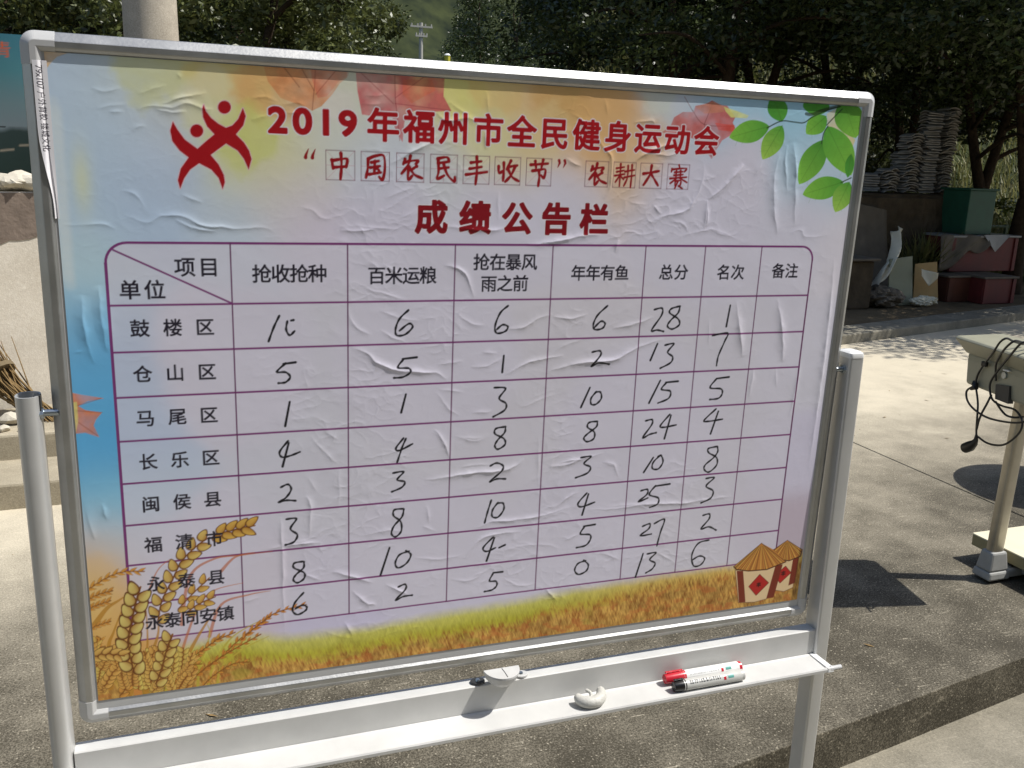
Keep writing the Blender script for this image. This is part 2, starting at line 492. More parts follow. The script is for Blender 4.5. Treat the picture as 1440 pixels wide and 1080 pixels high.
leafpoly(Z(400, 60, 3.856, [(640, 200), (800, 200), (820, 260), (760, 290), (690, 330), (640, 280)]), (196, 100, 70), al=0.6)
# small maple leaf near the right end of the title
leafpoly(Z(740, 90, 4, [(830, 300), (880, 270), (940, 270), (950, 235), (1010, 225), (1045, 205), (1090, 230), (1130, 235), (1175, 300), (1160, 330), (1175, 360), (1150, 400), (1100, 430), (1070, 480), (1042, 535), (1010, 490), (940, 420), (870, 400), (760, 385), (810, 350)]), (186, 84, 74),
         [Z(740, 90, 4, [(935, 260), (1000, 340), (1160, 350)]), Z(740, 90, 4, [(1000, 340), (1050, 215)]), Z(740, 90, 4, [(1000, 340), (1040, 520)]), Z(740, 90, 4, [(890, 185), (935, 265)])], (110, 50, 44))
leafpoly(Z(740, 90, 4, [(950, 240), (1050, 210), (1120, 240), (1110, 270), (1000, 280)]), (190, 128, 100), al=0.7)
leafpoly(Z(740, 90, 4, [(1110, 240), (1200, 270), (1250, 290), (1240, 305), (1150, 300), (1120, 265)]), (214, 206, 120))
leafpoly(Z(740, 90, 4, [(1060, 330), (1172, 345), (1165, 380), (1080, 372)]), (214, 70, 56), al=0.7)
# yellow leaf in the top left corner, orange leaf at the left edge
leafpoly(Z(0, 0, 3, [(160, 205), (290, 222), (240, 240), (215, 265), (200, 285), (170, 280), (150, 240)]), (214, 160, 80))
leafpoly(Z(0, 360, 3, [(270, 570), (345, 585), (440, 600), (370, 612), (330, 632), (360, 650), (430, 660), (405, 690), (395, 715), (420, 765), (360, 745), (310, 750), (290, 700)]), (202, 118, 66),
         [Z(0, 360, 3, [(290, 650), (430, 660)]), Z(0, 360, 3, [(300, 640), (425, 600)]), Z(0, 360, 3, [(300, 680), (412, 758)])], (140, 70, 40))
leafpoly(Z(0, 360, 3, [(275, 620), (325, 615), (330, 700), (320, 745), (290, 745)]), (222, 196, 120), al=0.85)
# ---- golden field along the bottom
edge = np.interp(UU, [-540, -430, -360, -300, -200, -60, 70, 200, 300, 400, 540], [-330, -322, -318, -330, -332, -326, -318, -312, -309, -308, -300])
depth = edge - VV + 6 * (fbm(UU / 25, VV / 25, 3) - 0.5)
streak = fbm((UU + 0.35 * VV) / 1.9, VV / 9.0, 21, 3) * 0.6 + fbm((UU - 0.2 * VV) / 3.2, VV / 12.0, 27, 3) * 0.4
streak = np.clip((streak - 0.46) * 2.4 + 0.5, 0, 1)
gold_r = sstep(60, 320, UU)
glow = ink(186, 182, 92) * (1 - gold_r[..., None]) + ink(196, 168, 92) * gold_r[..., None]
glow2 = ink(166, 160, 50) * (1 - gold_r[..., None]) + ink(190, 150, 66) * gold_r[..., None]
cf = glow * (1 - sstep(8, 34, depth))[..., None] + glow2 * sstep(8, 34, depth)[..., None]
cf = cf * (0.86 + 0.30 * streak[..., None])
g_lo = ink(138, 88, 36); g_hi = ink(206, 164, 86)
blade = g_lo + (g_hi - g_lo) * streak[..., None]
gl = sstep(-14, 12, depth - 38 - 22 * (fbm(UU / 28, VV / 60, 351, 3) - 0.47) - 16 * (streak - 0.5) + 14 * gold_r)
clump = fbm(UU / 22, VV / 12, 331, 3) - 0.45
blade = blade * (1 + 0.9 * np.clip(clump, -0.4, 0.3))[..., None]
redm = sstep(0.50, 0.62, fbm(UU / 16, VV / 9, 337, 3))[..., None] * 0.5
blade = blade * (1 - redm) + ink(172, 96, 48) * redm
grn = sstep(0.52, 0.66, fbm(UU / 30, VV / 14, 341, 3))[..., None] * 0.4 * (1 - gold_r[..., None])
blade = blade * (1 - grn) + ink(156, 150, 56) * grn
gold_field = cf * (1 - gl[..., None]) + blade * gl[..., None]
al = sstep(-7, 5, depth) * (0.45 + 0.55 * sstep(0, 14, depth))
A.c = A.c * (1 - al[..., None]) + gold_field * al[..., None]
A.blob(P(135, 850), (30, 58), ink(214, 172, 104), 0.75)
A.blob(P(150, 930), (70, 36), ink(196, 146, 70), 0.75)
for k in range(4, 26):
    v = 385 - k * 9
    A.stroke([(-531 + 1.2 * math.sin(k), v), (-529, v - 9)], 6.5, ink(196, 214, 222), 0.35, 6)
A.blob((-508, 268), (10, 34), ink(206, 214, 150), 0.55)
# ---- green leaves, top right
def gleaf(base, tip, wid, col, col2=None, sk=0.45, pt=1.0):
    base = np.array(base, float); tip = np.array(tip, float)
    d = tip - base; L_ = np.linalg.norm(d); d /= L_; nrm = np.array([-d[1], d[0]])
    ts = np.linspace(0, 1, 22)
    pr = (np.sin(np.pi * ts ** (0.8 + 0.4 * sk)) ** 0.75) * (1 - 0.12 * ts)
    lft = [base + d * t * L_ + nrm * p * wid / 2 for t, p in zip(ts, pr)]
    rgt = [base + d * t * L_ - nrm * p * wid / 2 for t, p in zip(ts, pr)]
    pl = [P(1000 + x / 6, 130 + y / 6) for x, y in lft + rgt[::-1]]
    w, a = A.polymask([pl])
    if w is None: return
    b_ = P(1000 + base[0] / 6, 130 + base[1] / 6); t_ = P(1000 + tip[0] / 6, 130 + tip[1] / 6)
    dd = t_ - b_; k = np.clip(((A.U[w] - b_[0]) * dd[0] + (A.V[w] - b_[1]) * dd[1]) / (dd @ dd), 0, 1)
    c = ink(*col) * (1 - k[..., None]) + ink(*(col2 or col)) * k[..., None]
    c = c * (1 + 0.16 * tex[w][..., None])
    A.c[w] = A.c[w] * (1 - a[..., None]) + c * a[..., None]
    A.stroke([b_, b_ + dd * 0.92], [0.7, 0.3], ink(70, 110, 40), 0.5)
    for q in (0.25, 0.42, 0.58, 0.74):
        o = b_ + dd * q; nn = np.array([-dd[1], dd[0]])
        for sg in (1, -1):
            A.stroke([o, o + dd * 0.14 + sg * nn * wid / L_ * 0.36], 0.3, ink(80, 130, 46), 0.35)
G1 = (78, 146, 54); G2 = (122, 176, 66); G3 = (62, 126, 48); G4 = (150, 186, 80)
leafpoly(Z(1000, 130, 6, [(975, 180), (1080, 120), (1110, 250), (1150, 330), (1215, 400), (1190, 470), (1090, 320), (980, 300)]), (210, 190, 140), al=0.9, wob_=0.1)
gleaf((1110, 60), (1220, 385), 260, G3, G2)
gleaf((890, 40), (880, 200), 240, G3, G1); gleaf((970, 200), (800, 350), 170, G1, G2)
gleaf((595, 245), (520, 20), 180, G1, G3)
gleaf((490, 285), (150, 380), 200, G1, G2)
gleaf((598, 280), (432, 565), 180, G1, G4)
gleaf((960, 400), (738, 775), 210, G3, G2)
gleaf((980, 285), (1180, 700), 260, G1, G2)
gleaf((1180, 520), (1150, 720), 80, G3, G1)
gleaf((1115, 755), (770, 862), 200, G1, G2)
gleaf((1165, 755), (1045, 1010), 170, G1, G4)
for pl in ([(470, 300), (590, 242), (700, 250), (780, 255), (850, 210), (980, 150), (1090, 118)], [(975, 275), (1030, 215), (1105, 140)], [(985, 285), (950, 340), (930, 430)], [(1095, 760), (1180, 720)]):
    A.stroke(ZS(1000, 130, 6, pl), 0.9, ink(38, 52, 36), 0.9)
A.stroke(ZS(1000, 130, 6, [(800, 180), (850, 185), (940, 150), (1080, 115)]), [2.2] * 19, ink(44, 54, 34), 0.8)
# ---- table panel and rules
TU = [-490, -352.5, -213, -74, 62, 201, 296, 390, 480.5]
TV = [198.5, 125.5, 69.5, 14, -41, -95.5, -150.5, -204.5, -258.5, -310]
pan = []
def arc(cx, cy, r, a0, a1, n=8):
    return [(cx + r * math.cos(math.radians(a0 + (a1 - a0) * k / n)), cy + r * math.sin(math.radians(a0 + (a1 - a0) * k / n))) for k in range(n + 1)]
pan = arc(-490 + 24, 198.5 - 24, 24, 180, 90) + arc(480.5 - 20, 198.5 - 20, 20, 90, 0) + [(480.5, -310), (-490, -310)]
w, a = A.polymask([pan])
A.blend(w, a * 0.72 * (1 - al[w]), ink(196, 193, 210))
PUR = ink(112, 48, 104); PUR2 = ink(92, 44, 84)
A.stroke(pan[:9] + pan[9:18], 1.5, PUR)
A.stroke([pan[-1], pan[0]], 1.7, PUR); A.stroke([pan[17], pan[18]], 1.3, PUR2)
for k, v in enumerate(TV[1:]): A.stroke([(-490, v), (480.5, v)], 1.25 if k < 8 else 1.1, PUR)
for u in TU[1:-1]: A.stroke([(u, 198.5), (u, -310)], 0.85, PUR2)
A.stroke([(-481, 190), (-352.5, 126)], 1.1, PUR)
# ---- wheat ears and blades, bottom left
def wheat(axis, gl_, wd, n, c1=(206, 150, 66), c2=(150, 92, 34), oc=(92, 48, 16)):
    ax = smoothpath(Z(100, 700, 3.6, axis), 10)
    A.stroke(ax, 0.9, ink(130, 80, 30))
    cum = [0]
    for p, q in zip(ax[:-1], ax[1:]): cum.append(cum[-1] + np.linalg.norm(q - p))
    for k in range(n):
        for sg in (-1, 1):
            s_ = (k + (0.0 if sg < 0 else 0.5)) / n * cum[-1]
            i = min(len(ax) - 2, int(np.searchsorted(cum, s_)) - 1 if s_ > 0 else 0)
            p = ax[i] + (ax[i + 1] - ax[i]) * ((s_ - cum[i]) / (cum[i + 1] - cum[i] + 1e-9))
            d = ax[i + 1] - ax[i]; d = d / np.linalg.norm(d); nn = np.array([-d[1], d[0]])
            an = sg * (0.50 + 0.16 * rs.rand())
            gd = d * math.cos(an) + nn * math.sin(an); gn = np.array([-gd[1], gd[0]])
            c = p + nn * sg * wd * 0.62 + d * gl_ * 0.2
            a_, b_ = gl_ / 2 * (0.9 + 0.2 * rs.rand()), wd / 2
            W = A.win(c - a_ - 1, c + a_ + 1)
            if W is None: continue
            X = A.U[W] - c[0]; Y = A.V[W] - c[1]
            x = (X * gd[0] + Y * gd[1]) / a_; y = (X * gn[0] + Y * gn[1]) / (b_ * (1 - 0.35 * np.clip((X * gd[0] + Y * gd[1]) / a_, -1, 1)))
            r = np.sqrt(x * x + y * y)
            aa = np.clip((1.12 - r) * b_ / A.gs, 0, 1); ol = sstep(0.70, 0.98, r)
            k1 = np.clip(0.75 + 0.35 * y * sg - 0.25 * np.abs(y + 0.1) + 0.15 * x, 0, 1.2)
            cc = (ink(*c2) + (ink(*c1) - ink(*c2)) * k1[..., None]) * (1 - ol[..., None]) + ink(*oc) * ol[..., None]
            A.c[W] = A.c[W] * (1 - aa[..., None]) + cc * aa[..., None]
def blades(lst, r, col, al_=0.85):
    for pl in lst:
        q = ZS(100, 700, 3.6, pl, 8); A.stroke(q, np.linspace(r, 0.35, len(q)), ink(*col), al_)
blades([[(350, 980), (330, 830), (370, 560), (430, 380), (500, 310)], [(520, 960), (560, 780), (640, 560), (720, 470), (870, 430)], [(560, 640), (600, 400), (720, 310), (860, 290), (1020, 270)], [(700, 700), (760, 540), (900, 490), (1010, 470)],
        [(760, 370), (830, 300), (930, 275)]], 2.4, (176, 100, 56), 0.75)
blades([[(200, 960), (190, 760), (215, 680), (260, 560)], [(380, 980), (400, 820), (440, 690), (440, 600)], [(300, 990), (340, 860), (385, 760), (380, 560)], [(530, 960), (600, 780), (680, 640), (740, 560)], [(120, 640), (180, 560), (240, 520), (300, 480)]], 3.6, (170, 120, 40), 0.85)
blades([[(640, 980), (650, 860), (700, 700), (690, 640)], [(690, 980), (720, 850), (800, 720), (900, 650), (1010, 600)], [(740, 980), (760, 860), (880, 760), (1000, 700)], [(480, 980), (470, 850), (455, 760)]], 2.0, (176, 160, 60), 0.85)
blades([[(330, 990), (325, 900), (300, 800), (240, 720)], [(130, 720), (190, 830), (290, 990)], [(350, 990), (345, 940), (338, 860)]], 3.0, (190, 126, 60), 0.9)
wheat([(90, 460), (180, 405), (260, 375), (370, 372)], 11, 4.0, 7)
wheat([(90, 510), (150, 485), (210, 470)], 10, 4, 4, (196, 140, 62)); wheat([(88, 560), (140, 540), (200, 520)], 10, 4, 4, (196, 140, 62)); wheat([(100, 660), (150, 640), (200, 625)], 9, 3.5, 4, (196, 140, 62))
wheat([(105, 760), (150, 720), (130, 700)], 9, 3.5, 3); wheat([(420, 990), (455, 870), (480, 790), (515, 690)], 16, 9.5, 4, (220, 178, 100))
wheat([(560, 900), (640, 800), (720, 730), (830, 680)], 9, 4, 8, (196, 132, 56), (140, 84, 30)); wheat([(600, 920), (740, 820), (860, 710), (1010, 600)], 10, 4.2, 11, (196, 132, 56), (140, 84, 30))
wheat([(580, 950), (680, 860), (800, 780), (960, 690)], 8, 3.6, 10, (190, 126, 52), (140, 84, 30)); wheat([(860, 720), (940, 650), (1040, 580), (1190, 540)], 9, 3.6, 9, (200, 134, 60), (150, 84, 34))
wheat([(250, 1000), (300, 930), (330, 860), (300, 800)], 13, 7, 5, (204, 150, 70)); wheat([(150, 950), (170, 860), (150, 800)], 12, 6, 4, (204, 150, 70))
wheat([(500, 1000), (540, 900), (600, 850), (660, 840)], 10, 5, 6, (200, 146, 66)); wheat([(660, 960), (720, 900), (820, 840), (900, 830)], 8, 4, 7, (196, 140, 60)); wheat([(620, 800), (680, 760), (760, 700)], 9, 4.4, 5, (200, 146, 66))
wheat([(545, 560), (620, 480), (700, 405)], 15, 8.6, 3, (216, 170, 90)); wheat([(590, 575), (650, 535), (730, 500)], 15, 8.6, 3, (216, 170, 90))
wheat([(440, 620), (460, 520), (510, 420), (560, 320), (640, 240), (700, 200)], 18, 11.5, 8, (222, 180, 102))
wheat([(730, 190), (810, 165), (930, 140)], 19, 10.5, 4, (214, 166, 80))
wheat([(318, 880), (290, 740), (308, 620), (330, 520), (352, 450)], 20, 13.5, 8, (228, 190, 112))
wheat([(430, 940), (460, 860), (480, 780), (512, 690)], 17, 11, 5, (226, 186, 106))
wheat([(110, 800), (190, 790), (270, 800)], 17, 9, 4, (208, 164, 90))
for k in range(60):
    bx, by = rs.uniform(90, 620), rs.uniform(800, 985)
    if by < 800 + (bx - 90) * 0.12: by += 60
    a0 = rs.uniform(0.7, 2.2); ln = rs.uniform(60, 120)
    ex = (bx + ln * math.cos(a0), by - ln * math.sin(a0))
    cw = rs.uniform(0.85, 1.08)
    wheat([(bx, by), ((bx + ex[0]) / 2 + rs.uniform(-8, 8), (by + ex[1]) / 2), ex], rs.uniform(8, 13), rs.uniform(4.2, 7), int(rs.uniform(4, 6)), tuple(int(c_ * cw) for c_ in (222, 176, 92)), (164, 108, 44), (104, 56, 20))
wheat([(318, 880), (290, 740), (308, 620), (330, 520), (352, 450)], 20, 13.5, 8, (228, 190, 112))
wheat([(430, 940), (460, 860), (480, 780), (512, 690)], 17, 11, 5, (226, 186, 106))
wheat([(110, 800), (190, 790), (270, 800)], 16, 8, 4, (214, 170, 92))
# ---- two straw-roofed grain huts, bottom right
def hp(pts): return Z(980, 730, 7.72, pts)
def hut(body, pillars, dia, roof, apex, rim):
    A.poly([hp(body)], ink(206, 178, 138)); A.stroke(hp(body + body[:1]), 0.5, ink(70, 36, 20), 0.8)
    for p_ in pillars: A.poly([hp(p_)], ink(110, 44, 28))
    A.poly([hp(dia)], ink(60, 24, 18), grow=0.9); A.poly([hp(dia)], ink(160, 34, 30))
    A.poly([hp(roof)], ink(176, 118, 56))
    for k in range(30):
        t = (k + rs.rand()) / 30
        i = t * (len(rim) - 1); j = min(len(rim) - 2, int(i)); e = np.array(rim[j]) + (np.array(rim[j + 1]) - np.array(rim[j])) * (i - j)
        A.stroke(hp([tuple(np.array(apex) + (e - apex) * 0.12), tuple(e)]), [0.3, 0.6], ink(*([(92, 52, 22), (214, 168, 84), (120, 70, 30)][k % 3])), 0.85)
    A.stroke(hp(rim), 1.0, ink(70, 34, 16)); A.stroke(hp([rim[0], apex]), 0.5, ink(84, 48, 24)); A.stroke(hp([apex, rim[-1]]), 0.5, ink(84, 48, 24))
hut([(860, 430), (850, 770), (940, 785), (1040, 740), (1075, 420)], [[(1040, 440), (1110, 400), (1060, 690), (990, 720)]], [(960, 510), (1018, 580), (900, 690), (868, 650), (905, 560)],
    [(980, 228), (830, 330), (900, 440), (1000, 450), (1125, 400), (1140, 330)], (980, 228), [(830, 330), (900, 440), (1000, 450), (1125, 400), (1140, 330)])
hut([(415, 555), (450, 905), (620, 900), (760, 862), (920, 490)], [[(430, 560), (500, 560), (525, 900), (455, 905)], [(850, 505), (930, 490), (830, 850), (750, 862)]], [(680, 600), (775, 690), (640, 825), (562, 730)],
    [(700, 260), (398, 515), (425, 545), (560, 562), (760, 545), (965, 462), (830, 330)], (700, 260), [(398, 515), (425, 545), (560, 562), (760, 545), (965, 462)])
A.poly(cjk('丰', P(980 + 668 / 7.72, 730 + 712 / 7.72), 9), ink(44, 14, 12), 0.5); A.poly(cjk('丰', P(980 + 935 / 7.72, 730 + 590 / 7.72), 9), ink(44, 14, 12), 0.5)
# ---- emblem: two joined dancing figures
EMB = [(448, 180), (470, 245), (520, 310), (590, 365), (660, 402), (720, 380), (775, 320), (820, 212), (848, 290), (825, 380), (755, 465), (830, 540), (880, 620), (903, 700), (875, 802), (830, 700), (770, 620), (660, 553),
       (515, 660), (590, 750), (640, 850), (650, 920), (628, 987), (590, 880), (520, 800), (405, 740), (320, 800), (265, 880), (225, 982), (203, 900), (230, 790), (305, 685), (220, 620), (150, 530), (130, 430), (155, 342),
       (200, 420), (270, 515), (390, 602), (470, 530), (550, 465), (480, 390), (440, 300), (435, 220)]
RED = ink(150, 18, 26)
def circ(c, r): return [(c[0] + r * math.cos(k * math.pi / 12), c[1] + r * math.sin(k * math.pi / 12)) for k in range(24)]
for g_, col in ((0.9, ink(222, 170, 176)), (0.0, RED)):
    A.poly([Z(220, 120, 6.75, EMB)], col, g_)
    for c in ((645, 208), (382, 432)): A.poly([Z(220, 120, 6.75, circ(c, 62))], col, g_)
# ---- printed title and headings
WHT = ink(226, 200, 206)
dig = [('2', 389.5, 169), ('0', 424 + 1, 171), ('1', 458.5, 173), ('9', 491, 174)]
dig = [('2', -294), ('0', -265.5), ('1', -238), ('9', -212)]
ttl = list(zip('年福州市全民健身运动会', [-169, -124, -80, -34.5, 10.5, 56, 101, 146.5, 191.5, 236, 281]))
for g_, col in ((2.5, WHT), (1.35, RED)):
    for ch, u in dig: A.poly(latin(ch, (u, 342.5), 28.0, 1.12), col, g_ + 0.6)
    for ch, u in ttl: A.poly(cjk(ch, (u, 342), 39), col, g_)
for g_, col in ((3.0, WHT), (1.95, ink(120, 16, 26))):
    for ch, u in zip('成绩公告栏', (-106.5, -48.5, 9, 64.5, 120)): A.poly(cjk(ch, (u, 232.5), 41), col, g_)
# boxed brush lettering
BR = {'中': [[(20, 32), (24, 62)], [(24, 34), (50, 29), (74, 28), (70, 56)], [(26, 58), (72, 53)], [(52, 8), (54, 50), (50, 98)]],
      '国': [[(24, 25), (22, 60), (16, 90)], [(24, 24), (50, 13), (80, 12), (84, 60), (76, 95), (64, 86)], [(36, 36), (62, 30)], [(32, 54), (66, 48)], [(48, 32), (46, 74)], [(28, 78), (70, 70)], [(58, 58), (64, 64)]],
      '农': [[(30, 20), (24, 38)], [(28, 32), (50, 26), (78, 24), (70, 36)], [(50, 8), (42, 40), (18, 72)], [(44, 46), (42, 92), (58, 78)], [(74, 44), (56, 56)], [(46, 48), (66, 74), (95, 86)]],
      '民': [[(26, 14), (60, 8), (70, 22)], [(28, 30), (68, 24)], [(28, 16), (30, 60), (26, 86), (52, 74)], [(32, 50), (68, 44)], [(48, 30), (64, 70), (90, 94), (93, 78)]],
      '丰': [[(28, 24), (68, 18)], [(24, 46), (70, 38)], [(10, 68), (92, 56)], [(50, 2), (52, 50), (48, 102)]],
      '收': [[(14, 34), (16, 58), (32, 50)], [(34, 20), (35, 50), (33, 86)], [(62, 12), (46, 44)], [(56, 34), (88, 28)], [(80, 32), (64, 66), (42, 90)], [(52, 44), (70, 72), (96, 86)]],
      '节': [[(16, 24), (86, 17)], [(34, 10), (38, 34)], [(66, 4), (60, 32)], [(24, 46), (50, 42), (76, 40), (72, 70), (60, 62)], [(50, 44), (53, 70), (50, 102)]],
      '耕': [[(12, 24), (46, 18)], [(14, 38), (46, 32)], [(6, 54), (50, 46)], [(30, 6), (30, 96)], [(28, 54), (10, 80)], [(32, 54), (47, 68)], [(52, 36), (94, 28)], [(50, 60), (97, 50)], [(64, 12), (64, 60), (50, 94)], [(82, 8), (83, 50), (81, 100)]],
      '大': [[(14, 42), (50, 36), (86, 29)], [(50, 8), (44, 46), (18, 88)], [(50, 42), (66, 62), (86, 88)]],
      '赛': [[(50, 2), (54, 12)], [(18, 18), (16, 30)], [(20, 20), (84, 14), (78, 28)], [(32, 32), (70, 28)], [(30, 44), (72, 40)], [(12, 58), (90, 50)], [(40, 26), (40, 58)], [(60, 24), (60, 56)], [(40, 58), (14, 78)], [(60, 56), (94, 72)],
             [(38, 68), (38, 86)], [(38, 68), (64, 66), (62, 86)], [(50, 70), (38, 98)], [(56, 88), (74, 98)]]}
BRC = ink(134, 18, 26)
boxes = list(zip('中国农民丰收节', (-221.2, -178.5, -134.8, -91.7, -48.8, -6.8, 36.3))) + list(zip('农耕大赛', (119, 160, 200, 242)))
for ch, u in boxes:
    c = np.array([u, 293.2]); h = 17.4 if u < 80 else 16.6
    q = [c + np.array(o) * h for o in ((-1, 1), (1, 1), (1, -1), (-1, -1))]
    for k in range(4): A.stroke([q[k], q[(k + 1) % 4]], 0.42, ink(96, 50, 70), 0.9)
    for a_, b_ in ((q[0], q[2]), (q[1], q[3]), ((q[0] + q[1]) / 2, (q[2] + q[3]) / 2), ((q[1] + q[2]) / 2, (q[0] + q[3]) / 2)):
        A.stroke([a_, b_], 0.3, ink(176, 120, 136), 0.45)
    for st_ in BR[ch]:
        p = smoothpath([c + np.array([(x - 50) / 50 * h * 0.98, -(y - 50) / 50 * h * 0.98]) for x, y in st_], 7)
        n = len(p); t = np.linspace(0, 1, n)
        if n == 2: p = [p[0], (p[0] * 2 + p[1]) / 3, (p[0] + 2 * p[1]) / 3, p[1]]; n = 4; t = np.linspace(0, 1, 4)
        wd = (1.85 if len(BR[ch]) < 9 else 1.35) * (0.72 + 0.5 * np.abs(np.cos(math.pi * t * 1.1)) - 0.30 * sstep(0.75, 1.0, t))
        A.stroke(p, wd, BRC)
for u, sg in ((-262, 1), (-254, 1)):
    A.stroke([(u + 3, 311), (u, 304), (u - 0.5, 301)], [0.5, 1.7, 2.2], BRC)
for u in (64, 72):
    A.stroke([(u, 309), (u + 1, 306), (u - 1.5, 300)], [2.0, 1.7, 0.5], BRC)
# table wording
BLK = ink(34, 30, 42)
def line(txt, cu_, cv, em, pitch, g_=0.52):
    n = len(txt)
    for k, ch in enumerate(txt): A.poly(cjk(ch, (cu_ + (k - (n - 1) / 2) * pitch, cv), em), BLK, g_)
for k, t_ in enumerate(('鼓楼区', '仓山区', '马尾区', '长乐区', '闽侯县', '福清市', '永泰县')):
    line(t_, -421.5, (TV[k + 1] + TV[k + 2]) / 2 - (0, 0, 0, 1, 2, 2, 2)[k], 21, 36.5)
line('永泰同安镇', -419, -287, 21.5, 21.8)
line('抢收抢种', -283.5, 161.5, 22.5, 22.3); line('百米运粮', -143, 158.5, 22.5, 22.3); line('抢在暴风', -4.5, 175.5, 22, 22.3); line('雨之前', -4.5, 147, 22, 22.3)
line('年年有鱼', 134, 160.5, 21.5, 21.9); line('总分', 248, 161, 22, 24); line('名次', 341.5, 160.5, 22, 23.5); line('备注', 434.5, 162.3, 22, 23.5)
line('项目', -391, 169.8, 23, 27); line('单位', -452.5, 143.3, 23, 27)
